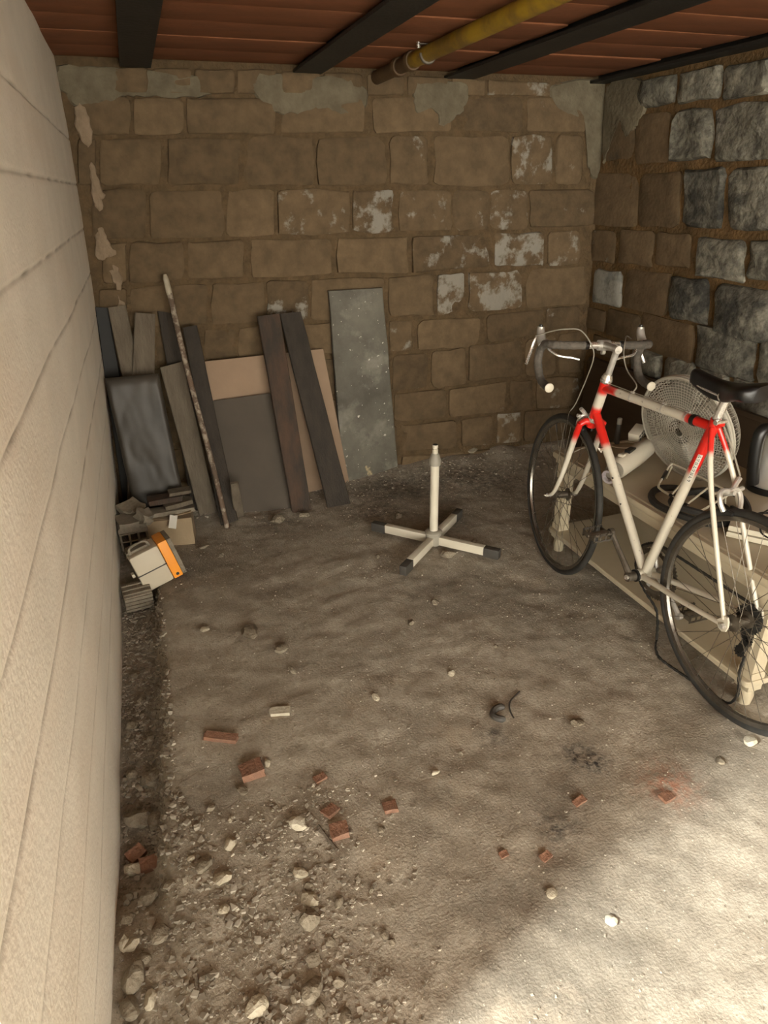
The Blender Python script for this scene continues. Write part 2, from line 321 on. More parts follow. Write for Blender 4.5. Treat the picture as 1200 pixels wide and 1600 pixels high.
# ------------------------------------------------------------------ measured layout
BACK_STONES=[[-0.12,1.957,0.002,1.959,-0.015,1.867,-0.139,1.864,0.0,0],[0.012,1.959,0.162,1.961,0.148,1.87,-0.005,1.867,0.0,0],[0.172,1.961,0.339,1.964,0.326,1.873,0.158,1.87,0.0,0],[0.349,1.964,0.516,1.967,0.506,1.876,0.337,1.873,0.0,0],[0.527,1.967,0.7,1.97,0.692,1.88,0.517,1.877,0.0,0],[0.717,1.969,0.896,1.968,0.891,1.884,0.71,1.88,0.0,0],[0.911,1.968,1.094,1.967,1.091,1.887,0.906,1.884,0.24,0],[1.118,1.967,1.299,1.966,1.299,1.891,1.116,1.888,0.0,0],[1.315,1.966,1.52,1.965,1.522,1.895,1.315,1.891,0.28,0],[1.54,1.964,1.715,1.963,1.719,1.899,1.542,1.896,0.0,0],[1.729,1.963,2.084,1.961,2.09,1.906,1.733,1.899,0.47,0],[2.106,1.961,2.319,1.96,2.326,1.91,2.112,1.906,0.52,0],[-0.141,1.851,0.073,1.854,0.05,1.718,-0.168,1.716,0.0,0],[0.084,1.854,0.287,1.857,0.268,1.72,0.061,1.718,0.0,0],[0.3,1.858,0.688,1.864,0.676,1.724,0.281,1.72,0.0,0],[0.711,1.862,1.1,1.873,1.096,1.734,0.7,1.725,0.1,0],[1.141,1.876,1.542,1.885,1.547,1.745,1.138,1.735,0.0,0],[1.569,1.886,1.924,1.894,1.936,1.744,1.574,1.745,0.0,0],[1.949,1.895,2.285,1.903,2.306,1.743,1.962,1.744,0.28,0],[-0.161,1.702,-0.09,1.703,-0.123,1.527,-0.195,1.528,0.0,0],[-0.078,1.703,0.175,1.707,0.146,1.522,-0.111,1.527,0.0,0],[0.201,1.707,0.516,1.711,0.495,1.515,0.174,1.521,0.0,0],[0.531,1.711,0.848,1.716,0.836,1.514,0.51,1.515,0.0,0],[0.869,1.716,1.208,1.721,1.205,1.513,0.857,1.514,0.0,0],[1.221,1.721,1.422,1.723,1.425,1.511,1.218,1.512,0.24,0],[1.452,1.723,1.865,1.727,1.881,1.507,1.456,1.51,0.0,0],[1.872,1.727,2.112,1.73,2.137,1.505,1.889,1.507,0.47,0],[2.131,1.73,2.292,1.732,2.323,1.503,2.156,1.504,0.33,0],[-0.138,1.506,0.078,1.503,0.047,1.306,-0.174,1.316,0.0,0],[0.095,1.503,0.418,1.499,0.395,1.298,0.063,1.306,0.0,0],[0.43,1.499,0.648,1.496,0.631,1.3,0.407,1.298,0.0,0],[0.666,1.496,1.018,1.492,1.011,1.301,0.649,1.3,0.38,0],[1.028,1.492,1.238,1.49,1.236,1.301,1.021,1.301,0.52,0],[1.272,1.489,1.555,1.486,1.561,1.294,1.271,1.3,0.36,0],[1.562,1.486,1.761,1.484,1.772,1.291,1.569,1.294,0.28,0],[1.768,1.484,1.993,1.481,2.01,1.292,1.78,1.291,0.47,0],[2.0,1.481,2.403,1.477,2.429,1.294,2.017,1.292,0.24,0],[-0.14,1.296,-0.038,1.294,-0.067,1.123,-0.172,1.123,0.0,0],[-0.024,1.294,0.213,1.29,0.19,1.121,-0.053,1.122,0.0,0],[0.231,1.29,0.486,1.286,0.469,1.119,0.207,1.121,0.0,0],[0.519,1.286,0.915,1.281,0.906,1.113,0.503,1.118,0.0,0],[0.941,1.281,1.319,1.278,1.32,1.094,0.933,1.112,0.0,0],[1.337,1.277,1.781,1.274,1.791,1.107,1.338,1.094,0.4,0],[1.811,1.274,2.106,1.273,2.123,1.1,1.821,1.107,0.6,0],[2.134,1.273,2.337,1.271,2.36,1.095,2.152,1.099,0.47,0],[-0.19,1.099,-0.071,1.099,-0.101,0.926,-0.221,0.932,0.0,0],[-0.057,1.099,0.123,1.099,0.096,0.917,-0.086,0.926,0.0,0],[0.14,1.099,0.291,1.1,0.266,0.91,0.114,0.917,0.0,0],[0.314,1.1,0.566,1.098,0.548,0.9,0.291,0.908,0.0,0],[0.579,1.098,0.783,1.093,0.771,0.898,0.561,0.9,0.43,0],[0.8,1.093,1.182,1.082,1.179,0.879,0.787,0.897,0.0,0],[1.206,1.082,1.465,1.087,1.469,0.872,1.204,0.877,0.0,0],[1.483,1.088,1.639,1.088,1.648,0.876,1.488,0.873,0.6,0],[1.662,1.087,2.004,1.085,2.022,0.874,1.671,0.876,0.59,0],[2.012,1.085,2.404,1.083,2.432,0.877,2.03,0.874,0.0,0],[-0.17,0.901,0.016,0.895,-0.008,0.744,-0.198,0.746,0.0,0],[0.033,0.895,0.23,0.888,0.211,0.742,0.01,0.744,0.0,0],[0.251,0.888,0.403,0.885,0.387,0.736,0.233,0.742,0.0,0],[0.416,0.885,0.634,0.881,0.621,0.728,0.4,0.736,0.0,0],[0.66,0.881,0.943,0.872,0.936,0.715,0.648,0.727,0.0,0],[0.97,0.871,1.196,0.862,1.194,0.704,0.964,0.714,0.0,0],[1.211,0.861,1.346,0.856,1.347,0.698,1.209,0.704,0.33,0],[1.376,0.855,1.755,0.84,1.764,0.68,1.377,0.696,0.0,0],[1.79,0.852,2.147,0.861,2.161,0.729,1.798,0.705,0.0,0],[2.164,0.862,2.39,0.864,2.406,0.738,2.178,0.729,0.28,0],[-0.16,0.715,0.078,0.712,0.05,0.52,-0.193,0.527,0.0,0],[0.096,0.712,0.326,0.708,0.303,0.512,0.068,0.52,0.0,0],[0.345,0.707,0.619,0.699,0.603,0.502,0.323,0.511,0.0,0],[0.639,0.699,0.92,0.691,0.911,0.491,0.623,0.501,0.0,0],[0.942,0.69,1.194,0.683,1.191,0.481,0.933,0.49,0.0,0],[1.223,0.682,1.434,0.677,1.437,0.471,1.221,0.48,0.33,0],[1.461,0.677,1.667,0.69,1.676,0.476,1.465,0.47,0.14,0],[1.683,0.692,2.029,0.698,2.047,0.484,1.692,0.482,0.0,0],[2.05,0.698,2.244,0.709,2.27,0.476,2.069,0.484,0.28,0],[2.261,0.71,2.418,0.717,2.45,0.469,2.288,0.475,0.0,0],[-0.168,0.495,0.108,0.488,0.086,0.327,-0.196,0.333,0.0,0],[0.127,0.487,0.432,0.48,0.416,0.319,0.105,0.327,0.0,0],[0.452,0.479,0.705,0.473,0.693,0.311,0.436,0.318,0.0,0],[0.725,0.473,1.027,0.466,1.022,0.301,0.715,0.31,0.0,0],[1.049,0.465,1.214,0.461,1.212,0.296,1.044,0.301,0.0,0],[1.236,0.461,1.548,0.458,1.553,0.29,1.235,0.295,0.0,0],[1.568,0.459,1.938,0.464,1.952,0.271,1.573,0.289,0.1,0],[1.963,0.463,2.114,0.458,2.132,0.269,1.978,0.271,0.0,0],[2.14,0.457,2.44,0.446,2.463,0.266,2.158,0.269,0.33,0],[-0.186,0.303,0.114,0.295,0.092,0.136,-0.212,0.145,0.0,0],[0.133,0.295,0.379,0.291,0.362,0.13,0.112,0.135,0.0,0],[0.399,0.29,0.727,0.285,0.717,0.124,0.383,0.13,0.0,0],[0.749,0.285,1.021,0.281,1.016,0.118,0.739,0.123,0.0,0],[1.043,0.281,1.25,0.277,1.249,0.114,1.039,0.118,0.0,0],[1.278,0.277,1.619,0.266,1.625,0.094,1.277,0.113,0.0,0],[1.652,0.266,1.858,0.267,1.869,0.082,1.659,0.092,0.19,0],[1.888,0.267,2.052,0.267,2.069,0.072,1.9,0.08,0.47,0],[2.07,0.266,2.466,0.245,2.491,0.052,2.087,0.071,0.19,0],[-0.201,0.117,0.121,0.106,0.1,-0.061,-0.229,-0.05,0.0,0],[0.141,0.105,0.428,0.1,0.414,-0.051,0.12,-0.062,0.0,0],[0.449,0.1,0.863,0.093,0.857,-0.032,0.435,-0.05,0.0,0],[0.885,0.092,1.241,0.086,1.24,-0.016,0.88,-0.031,0.0,0],[1.277,0.085,1.685,0.062,1.689,-0.028,1.277,-0.015,0.0,0],[1.724,0.06,2.153,0.036,2.16,-0.043,1.728,-0.03,0.0,0],[2.181,0.035,2.495,0.017,2.505,-0.054,2.188,-0.044,0.0,0]]
RIGHT_STONES=[[3.406,1.826,3.171,1.825,3.159,1.606,3.396,1.606,0,0.09,0],[3.16,1.801,2.924,1.8,2.904,1.586,3.147,1.586,0,0.0,0],[2.891,1.79,2.653,1.79,2.636,1.592,2.877,1.591,0.2,0.21,1],[2.64,1.782,2.34,1.781,2.303,1.575,2.61,1.575,0.4,0.21,1],[3.418,1.954,3.173,1.953,3.171,1.834,3.41,1.834,0.35,0.09,0],[3.147,1.941,2.909,1.942,2.899,1.824,3.151,1.825,0.1,0.13,1],[2.886,1.934,2.637,1.935,2.623,1.817,2.882,1.817,0.2,0.26,1],[2.619,1.924,2.374,1.924,2.359,1.803,2.607,1.802,0.25,0.3,1],[3.468,1.551,3.108,1.551,3.085,1.297,3.469,1.297,0,0.0,0],[3.093,1.548,2.802,1.548,2.775,1.307,3.08,1.307,0.05,0.09,0],[2.777,1.558,2.536,1.558,2.511,1.313,2.757,1.313,0.25,0.53,1],[2.513,1.55,2.276,1.55,2.238,1.316,2.488,1.316,0.25,0.42,1],[3.459,1.275,3.242,1.275,3.245,1.106,3.452,1.107,0.3,0.09,0],[3.209,1.286,2.945,1.286,2.933,1.12,3.21,1.12,0.05,0.0,0],[2.927,1.286,2.694,1.286,2.672,1.135,2.92,1.134,0.1,0.09,0],[2.637,1.279,2.371,1.279,2.341,1.109,2.622,1.108,0.1,0.26,1],[2.346,1.283,2.137,1.283,2.106,1.123,2.322,1.123,0.1,0.17,1],[3.418,1.075,3.164,1.075,3.145,0.889,3.414,0.888,0.65,0.0,2],[3.139,1.105,2.802,1.104,2.79,0.893,3.137,0.894,0,0.0,0],[2.795,1.1,2.537,1.101,2.517,0.897,2.771,0.898,0.1,0.64,1],[2.49,1.095,2.177,1.094,2.143,0.878,2.471,0.878,0.2,0.55,1],[3.463,0.858,3.281,0.857,3.281,0.734,3.464,0.734,0.3,0.0,0],[3.266,0.879,2.991,0.879,2.983,0.728,3.261,0.728,0.1,0.0,0],[2.98,0.891,2.593,0.892,2.571,0.71,2.966,0.71,0,0.0,0],[2.568,0.901,2.231,0.9,2.196,0.71,2.549,0.708,0.25,0.34,1],[2.208,0.903,1.984,0.902,1.944,0.709,2.182,0.708,0.1,0.34,1],[3.388,0.712,3.044,0.711,3.026,0.605,3.395,0.602,0.2,0.0,0],[3.013,0.708,2.792,0.707,2.787,0.578,3.009,0.58,0.2,0.0,1],[2.759,0.719,2.559,0.718,2.536,0.587,2.754,0.585,0.2,0.0,1],[2.525,0.712,2.34,0.711,2.313,0.525,2.511,0.525,0.15,0.17,1],[2.314,0.71,2.076,0.709,2.047,0.511,2.29,0.512,0.15,0.09,1],[3.417,0.578,3.051,0.576,3.038,0.403,3.424,0.403,0.1,0.0,0],[3.02,0.56,2.757,0.561,2.75,0.392,3.006,0.394,0.1,0.0,0],[2.723,0.573,2.47,0.571,2.439,0.386,2.713,0.383,0,0.09,0],[2.446,0.543,2.087,0.545,2.038,0.27,2.407,0.268,0,0.09,0],[3.419,0.383,2.966,0.383,2.96,0.195,3.414,0.197,0,0.0,0]]
BOARDS={'slate_slab':[[0.877,3.4,1.038],[1.162,3.4,1.038],[1.249,3.424,0.0],[0.897,3.355,0.0]],'plank_red':[[0.499,3.33,0.952],[0.608,3.33,0.957],[0.653,3.106,0.0],[0.551,3.104,0.0]],'plank_dark':[[0.611,3.35,0.954],[0.717,3.35,0.956],[0.864,3.102,0.0],[0.738,3.091,0.0]],'tan_sheet':[[0.231,3.385,0.746],[0.828,3.385,0.758],[0.93,3.352,0.0],[0.224,3.228,0.0]],'grey_board':[[0.227,3.33,0.561],[0.543,3.33,0.57],[0.563,3.158,0.0],[0.234,3.2,0.0]],'plank_strip':[[0.148,3.375,0.916],[0.216,3.375,0.923],[0.274,3.113,0.0],[0.185,3.086,0.0]],'plank_stub':[[0.253,3.06,0.218],[0.293,3.06,0.219],[0.311,3.147,0.0],[0.26,3.15,0.0]],'plank_c':[[0.018,3.34,0.744],[0.124,3.34,0.765],[0.187,3.242,0.0],[0.095,3.229,0.0]],'plank_d':[[-0.167,3.4,1.024],[-0.088,3.4,1.03],[-0.043,3.242,0.0],[-0.134,3.244,0.0]],'plank_e':[[-0.052,3.37,1.0],[0.036,3.37,0.986],[-0.141,3.209,0.0],[-0.265,3.226,0.0]],'plank_f':[[0.048,3.42,0.993],[0.129,3.42,0.975],[0.175,3.28,0.0],[0.065,3.289,0.0]],'plastic':[[-0.227,3.22,0.744],[0.008,3.22,0.745],[0.038,3.104,0.0],[-0.2,3.12,0.0]],'black_panel':[[-0.222,3.43,1.026],[-0.163,3.43,1.019],[-0.187,3.344,0.0],[-0.265,3.349,0.0]]}
ROCKS=[('brick', 0.081, 1.455, 0.06, ''), ('brick', 0.262, 1.177, 0.046, ''), ('brick', 0.411, 1.203, 0.037, ''), ('brick', -0.207, 1.296, 0.053, ''), ('brick', -0.245, 1.345, 0.042, ''), ('brick', 0.013, 1.611, 0.101, ''), ('brick', 0.257, 1.246, 0.041, ''), ('brick', 0.724, 0.937, 0.029, ''), ('brick', 0.629, 0.977, 0.022, ''), ('brick', 1.126, 0.984, 0.04, ''), ('brick', 0.895, 1.049, 0.039, ''), ('brick', 0.089, 1.483, 0.048, ''), ('brick', 0.259, 1.366, 0.035, ''), ('white', 0.203, 1.665, 0.064, ''), ('white', 0.168, 1.227, 0.063, ''), ('white', 0.777, 0.748, 0.035, ''), ('white', 1.491, 1.062, 0.059, ''), ('white', 0.57, 1.271, 0.029, ''), ('stone', 1.058, 1.303, 0.051, 'flat grey stone alone right of the black rubber scrap'), ('stone', 0.686, 0.849, 0.035, 'pale stone just outside the bright light at lower right'), ('stone', 0.271, 1.979, 0.057, 'flat grey stone, farther of two above the white tile piece'), ('stone', 0.283, 1.85, 0.041, 'grey stone, nearer of two above the white tile piece'), ('stone', 0.511, 1.626, 0.035, 'small pale stone right of the white tile piece'), ('stone', 0.183, 2.119, 0.109, 'widest flat grey stone in the middle distance of the floor'), ('stone', 0.022, 2.2, 0.041, 'small tan stone left of the widest flat stone'), ('stone', 0.913, 2.079, 0.036, 'small stone on bare dirt in front of the fan stand'), ('stone', 0.771, 1.981, 0.037, 'small stone left of and below the one before fan stand'), ('stone', -0.008, 1.234, 0.052, 'pale flat stone left of and below the white rock'), ('stone', -0.038, 1.139, 0.05, 'pale stone directly below the flat one left of white rock'), ('stone', -0.043, 1.062, 0.03, 'round tan pebble alone at the lower left of the floor'), ('stone', 0.15, 1.024, 0.052, 'rounded tan stone, upper of two touching in the rubble ridge'), ('stone', 0.135, 0.973, 0.061, 'big grey stone, lower of two touching in the rubble ridge'), ('stone', 0.106, 0.827, 0.059, 'biggest grey stone at the near end of the rubble ridge'), ('stone', -0.006, 0.831, 0.059, 'blocky tan stone at the bottom edge of the rubble'), ('stone', 0.071, 0.829, 0.029, ''), ('stone', -0.171, 1.176, 0.029, ''), ('stone', -0.186, 1.057, 0.053, 'grey cube-like stone at the near end of the trench'), ('stone', -0.267, 1.059, 0.039, 'pale stone against the concrete wall, left of a touching pair'), ('stone', -0.245, 1.051, 0.042, 'pale stone, right of a touching pair by the concrete wall'), ('stone', -0.261, 1.294, 0.061, 'pale flat stone in the trench below the red brick chunks'), ('stone', -0.259, 1.199, 0.033, ''), ('stone', -0.277, 1.128, 0.043, ''), ('stone', -0.245, 1.455, 0.084, 'large grey block in the trench above the red brick chunks'), ('stone', -0.191, 1.433, 0.059, 'grey stone right of the large block in the trench'), ('stone', -0.267, 1.627, 0.051, ''), ('stone', -0.197, 1.588, 0.075, ''), ('stone', -0.238, 0.976, 0.075, 'largest grey stone at the bottom of the trench'), ('stone', 0.048, 1.395, 0.043, 'stone just below the orange brick fragment'), ('stone', 0.129, 1.47, 0.032, 'pale pebble touching the orange brick fragment'), ('stone', 0.211, 0.994, 0.034, ''), ('stone', 0.286, 0.889, 0.027, ''), ('stone', 0.296, 0.87, 0.023, ''), ('stone', 0.167, 0.916, 0.03, ''), ('stone', 0.124, 0.888, 0.037, ''), ('stone', -0.103, 1.22, 0.026, ''), ('stone', -0.076, 1.186, 0.047, ''), ('stone', -0.213, 1.171, 0.055, ''), ('stone', -0.159, 1.169, 0.033, ''), ('stone', 1.045, 2.868, 0.058, 'stone behind the left arm of the fan stand'), ('stone', 1.114, 2.405, 0.076, 'flat stone chip under the arms of the fan stand'), ('stone', 1.749, 3.464, 0.103, 'pale stone at the foot of the back wall right of fan pole'), ('stone', 1.088, 2.614, 0.043, ''), ('stone', 1.281, 2.486, 0.036, ''), ('stone', 0.366, 1.145, 0.026, ''), ('stone', 0.112, 1.305, 0.023, ''), ('stone', -0.042, 1.36, 0.031, ''), ('stone', 0.002, 1.307, 0.023, ''), ('stone', 0.291, 0.999, 0.021, ''), ('stone', -0.242, 2.113, 0.055, ''), ('stone', -0.222, 1.96, 0.057, ''), ('stone', -0.253, 1.84, 0.045, ''), ('stone', -0.2, 1.76, 0.04, ''), ('stone', 0.598, 3.046, 0.072, 'stone at the foot of the reddish brown plank'), ('stone', 0.466, 3.041, 0.091, 'stone at the foot of the dark grey-brown board'), ('stone', 0.148, 2.767, 0.042, 'small stone right of the white and orange case'), ('stone', 0.081, 2.877, 0.056, 'stone right of the cardboard box on the dirt'), ('stone', 0.813, 2.505, 0.035, ''), ('stone', 1.004, 1.734, 0.024, ''), ('stone', 0.794, 1.659, 0.032, ''), ('stone', 1.352, 1.033, 0.039, 'stone in the bright light below the rear wheel'), ('stone', 0.672, 1.318, 0.024, ''), ('stone', 1.647, 1.228, 0.024, ''), ('stone', 0.164, 0.826, 0.033, ''), ('stone', 0.059, 0.911, 0.023, ''), ('stone', 0.143, 1.096, 0.043, ''), ('stone', 0.153, 1.057, 0.032, ''), ('stone', 0.113, 0.787, 0.035, ''), ('stone', 0.158, 0.758, 0.038, ''), ('stone', -0.221, 1.011, 0.038, ''), ('stone', -0.259, 0.919, 0.057, ''), ('stone', -0.21, 0.92, 0.044, '')]

# ------------------------------------------------------------------ the setting
XR0, XRS = 2.50, -0.055           # right wall: X = XR0 + XRS*z
YB = 3.445
ZC = 1.99                         # underside of the ceiling tiles
def left_x(z):
    return float(np.interp(z, [-.2, 0, .3, .67, 1.2, 1.5, 2.1], [-.292, -.287, -.266, -.239, -.212, -.2, -.19]))
def ground(x, y):
    v = Vector((x*2.2, y*2.2, 0)); h = noise.fractal(v, .9, 2.1, 4)*.008
    h += noise.fractal(Vector((x*11, y*11, 3)), .75, 2.0, 4)*.0036
    edge = -.135 - .02*noise.noise(Vector((y*5, 0, 7))) - .03*smoothstep(2.0, 1.4, y)
    t = 1-smoothstep(edge-.035, edge+.012, x)
    h -= .07*t*smoothstep(1.05, 1.35, y)*(1-smoothstep(2.55, 2.8, y))
    h += .012*smoothstep(edge-.02, edge+.03, x)*(1-smoothstep(edge+.03, edge+.25, x))
    h += .03*smoothstep(3.25, 3.45, y)*(1+noise.noise(Vector((x*6, 0, 0)))) + .02*smoothstep(2.9, 3.3, y)*smoothstep(1.2, 1.5, x)
    return h-.004
# floor
xs = np.arange(-.42, 2.66, .0115); ys = np.arange(.15, 3.52, .0115)
verts = [(x, y, ground(x, y)) for y in ys for x in xs]
nx = len(xs); ny = len(ys)
faces = [(j*nx+i, j*nx+i+1, (j+1)*nx+i+1, (j+1)*nx+i) for j in range(ny-1) for i in range(nx-1)]
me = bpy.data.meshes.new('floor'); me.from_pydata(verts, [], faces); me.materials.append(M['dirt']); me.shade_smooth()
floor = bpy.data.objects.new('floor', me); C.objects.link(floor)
soot_shade = [(.985, 1.20, .06), (1.02, 1.15, .06), (.80, 1.0, .07), (.80, 1.35, .05), (1.45, 3.2, .30), (1.1, 3.25, .25), (1.75, 3.1, .25), (.48, 3.0, .18), (.95, 2.95, .2), (1.25, 2.7, .16)]
sa = np.zeros(len(verts), np.float32); sb = np.zeros(len(verts), np.float32); vv = np.array(verts)
for sx, sy, sr in soot_shade: sa += np.exp(-((vv[:, 0]-sx)**2+(vv[:, 1]-sy)**2)/(2*(sr*.6)**2)).astype(np.float32)*(.85 if sr < .1 else .55)
sb += np.exp(-((vv[:, 0]-1.16)**2+(vv[:, 1]-1.02)**2)/(2*.05**2)).astype(np.float32)*.7
sa += (.42*np.clip((-.15-vv[:, 0])/.03, 0, 1)*np.clip((vv[:, 1]-1.0)/.3, 0, 1)).astype(np.float32)  # shade of the trench, painted into the floor colour
for nm_, ar in (('soot_shade', sa), ('brickdust', sb)):
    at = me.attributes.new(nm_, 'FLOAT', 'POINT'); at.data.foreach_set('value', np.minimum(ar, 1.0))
tag(floor, 'bare brown packed dirt floor of the cellar', None, None, 'structure')
mb = MB()
mb.box((0, -1.93, -.05), (9, 4.2, .06)); mb.box((-2.4, 1.85, -.10), (3.9, 3.4, .06))
tag(mb.build('floor_entrance', M['dirt'], smooth=False), 'dirt ground of the entrance', None, None, 'structure')

# left wall: board-marked concrete, slightly battered
joints = [.215, .40, .605, .80, .985, 1.17, 1.355, 1.53, 1.70]
zs = sorted(set([round(v, 4) for v in np.linspace(-.12, 2.02, 60)] + [round(j+d, 4) for j in joints for d in (-.008, -.004, -.002, 0, .002, .004, .008)]))
yw = np.linspace(.47, 3.50, 155)
mb = MB(); V = []; A_ = []
for y in yw:
    for z in zs:
        dirt_ = 0.0
        x = left_x(z) + .006*noise.fractal(Vector((0, y*1.3, z*2.2)), .9, 2, 3)
        for k, j in enumerate(joints):
            jj = j + .012*noise.noise(Vector((k*3.1, y*.8, 0)))
            d = abs(z-j)
            wob = .5+.5*noise.noise(Vector((k*5, y*9, 1)))
            if d < .0075: x -= .006*(1-d/.0075)*wob; dirt_ = max(dirt_, (1-d/.0075)*max(0.0, 1.7*wob-.35))
            x += .0006*(((k*37) % 5)-2)/2 * (1 if (z > j and (k+1 >= len(joints) or z < joints[k+1])) else 0)
        V.append((x, y, z)); A_.append(dirt_)
nz_ = len(zs)
F = [(a*nz_+b, (a+1)*nz_+b, (a+1)*nz_+b+1, a*nz_+b+1) for a in range(len(yw)-1) for b in range(nz_-1)]
o = len(V)
V += [(-.62, .352, -.12), (-.62, .352, 2.02)]; A_ += [0, 0]
F += [tuple([b for b in range(nz_)] + [o+1, o])]
mb.add(V, F, A_)
wl = mb.build('wall_left', M['concrete'], angle=60)
tag(wl, 'pale board-marked concrete wall with horizontal joints', None, None, 'structure')
# back wall and right wall: mortar bed + single stones
def bed(name, f, ulo, uhi, vlo, vhi, mt, step=.03, amp=.010):
    us = np.arange(ulo, uhi+step, step); vs_ = np.arange(vlo, vhi+step, step); V = []
    for v in vs_:
        for u in us: V.append(f(u, v, amp*noise.fractal(Vector((u*7, v*7, 2)), .9, 2, 3)))
    n = len(us); F = [(j*n+i, j*n+i+1, (j+1)*n+i+1, (j+1)*n+i) for j in range(len(vs_)-1) for i in range(n-1)]
    me = bpy.data.meshes.new(name); me.from_pydata(V, [], F); me.materials.append(mt); me.shade_smooth()
    ob = bpy.data.objects.new(name, me); C.objects.link(ob); return ob
fb = lambda u, v, d: (u, YB+.003-d, v)
fr = lambda u, v, d: (XR0+XRS*v+.004-d, u, v)
wb = tag(bed('wall_back', fb, -.45, 2.62, -.1, 2.1, M['mortar']), 'rough wall of brown sandstone blocks in earthy mortar', None, None, 'structure')
wr = tag(bed('wall_right', fr, -2.6, 3.5, -.1, 2.1, M['mortar_orange']), 'rough wall of grey weathered stones in orange mortar', None, None, 'structure')
def stone(q, f, mt, parent, name='stone', depth=None, rough=.0, seed=0):
    rnd = random.Random(seed)
    Q = [Vector((q[i*2], q[i*2+1])) for i in range(4)]   # TL TR BR BL
    cen = sum(Q, Vector((0, 0)))/4
    wdt = (Q[1]-Q[0]).length; hgt = (Q[3]-Q[0]).length; r = min(wdt, hgt)
    cut = [rnd.uniform(.05, .20)*r for _ in range(4)]
    out = []
    for i in range(4):
        a = Q[i-1]; b = Q[i]; c = Q[(i+1) % 4]
        d1 = (a-b).normalized(); d2 = (c-b).normalized()
        out.append(b+d1*cut[i]); out.append(b+(d1+d2)*cut[i]*.26); out.append(b+d2*cut[i])
        out.append((b+c)/2 + Vector((d2.y, -d2.x))*rnd.uniform(-.03, .03)*r)
    out = [p+Vector((rnd.uniform(-1, 1), rnd.uniform(-1, 1)))*.026*r for p in out]
    n = len(out); dep = depth if depth is not None else rnd.uniform(.007, .015)
    tilt = Vector((rnd.uniform(-1, 1), rnd.uniform(-1, 1)))*.05
    V = []
    for s_, d in ((1.0, -.02), (.985, dep*.55), (.90, dep)):
        for k, p in enumerate(out):
            pp = cen+(p-cen)*s_
            dd = d + (tilt.dot(pp-cen) if d > 0 else 0) + (rough*noise.noise(Vector((pp.x*22, pp.y*22, seed)))*dep if d > 0 else 0)
            V.append(f(pp.x, pp.y, dd))
    # inner ring of four and centre
    for k in range(0, n, 2):
        pp = cen+(out[k]-cen)*.5
        V.append(f(pp.x, pp.y, dep*1.12+tilt.dot(pp-cen)+rough*dep*1.4*noise.noise(Vector((pp.x*15, pp.y*15, seed)))))
    V.append(f(cen.x, cen.y, dep*1.15+rough*dep*noise.noise(Vector((seed, 1, 1)))))
    F = []
    for L_ in (0, 1):
        for k in range(n):
            k2 = (k+1) % n; F.append((L_*n+k, L_*n+k2, (L_+1)*n+k2, (L_+1)*n+k))
    h = n//2
    for k in range(h):
        a = 2*n+2*k; b = 2*n+(2*k+1) % n; c = 2*n+(2*k+2) % n; i0 = 3*n+k; i1 = 3*n+(k+1) % h
        F += [(a, b, i0), (b, c, i1, i0), (i0, i1, 3*n+h)]
    mb = MB(); mb.add(V, F)
    return mb.build(name, mt, parent, angle=50)
for i, st in enumerate(BACK_STONES):
    o = stone(st, fb, M['sandstone'], wb, rough=.25, seed=i)
    o.color = (st[8], 0, st[9], 1)
for i, st in enumerate(RIGHT_STONES):
    k = st[10]
    o = stone(st, fr, M[('sandstone', 'greystone', 'bluestone')[k]], wr, rough=(.3, 1.1, .3)[k], seed=200+i, depth=(.011, .022, .012)[k]*random.uniform(.85, 1.15))
    o.color = (st[8], 0, st[9], 1)
# plaster smears along the top of the back wall and the pink plaster drips in the left corner
def smear(name, pts, f, mt, parent, d=.016):
    cen = sum((Vector(p) for p in pts), Vector((0, 0)))/len(pts)
    ring = catmull([(p[0], p[1], 0) for p in pts], 9, True); n = len(ring)
    ring = [p+Vector((noise.noise(p*38), noise.noise(p*38+Vector((9, 9, 9))), 0))*.016 for p in ring]
    V = []
    for s_, dd in ((1.0, .0), (.96, d*.75), (.8, d)):
        for p in ring:
            q = cen+(Vector((p.x, p.y))-cen)*s_; V.append(f(q.x, q.y, dd+.006*noise.noise(Vector((q.x*14, q.y*14, 0)))))
    V.append(f(cen.x, cen.y, d)); F = []
    for L_ in (0, 1):
        for k in range(n): F.append((L_*n+k, L_*n+(k+1) % n, (L_+1)*n+(k+1) % n, (L_+1)*n+k))
    for k in range(n): F.append((2*n+k, 2*n+(k+1) % n, 3*n))
    mb = MB(); mb.add(V, F); return mb.build(name, mt, parent)
smear('plaster_patch', [(.62,1.95),(1.02,1.955),(1.12,1.88),(1.05,1.80),(.9,1.83),(.72,1.80),(.6,1.86)], fb, M['plaster'], wb)
smear('plaster_patch', [(-.18,1.96),(.2,1.95),(.42,1.93),(.36,1.86),(.1,1.86),(-.02,1.84),(-.16,1.83)], fb, M['plaster'], wb, .015)
smear('plaster_patch', [(1.36,1.93),(1.6,1.95),(1.62,1.86),(1.5,1.76),(1.44,1.84),(1.36,1.82)], fb, M['plaster'], wb)
smear('plaster_patch', [(2.1,1.955),(2.44,1.955),(2.42,1.55),(2.34,1.6),(2.33,1.82),(2.12,1.86)], fb, M['plaster'], wb, .015)
smear('plaster_patch', [(3.40,1.95),(3.15,1.95),(3.10,1.82),(3.22,1.72),(3.30,1.80),(3.40,1.60)], fr, M['plaster'], wr, .02)
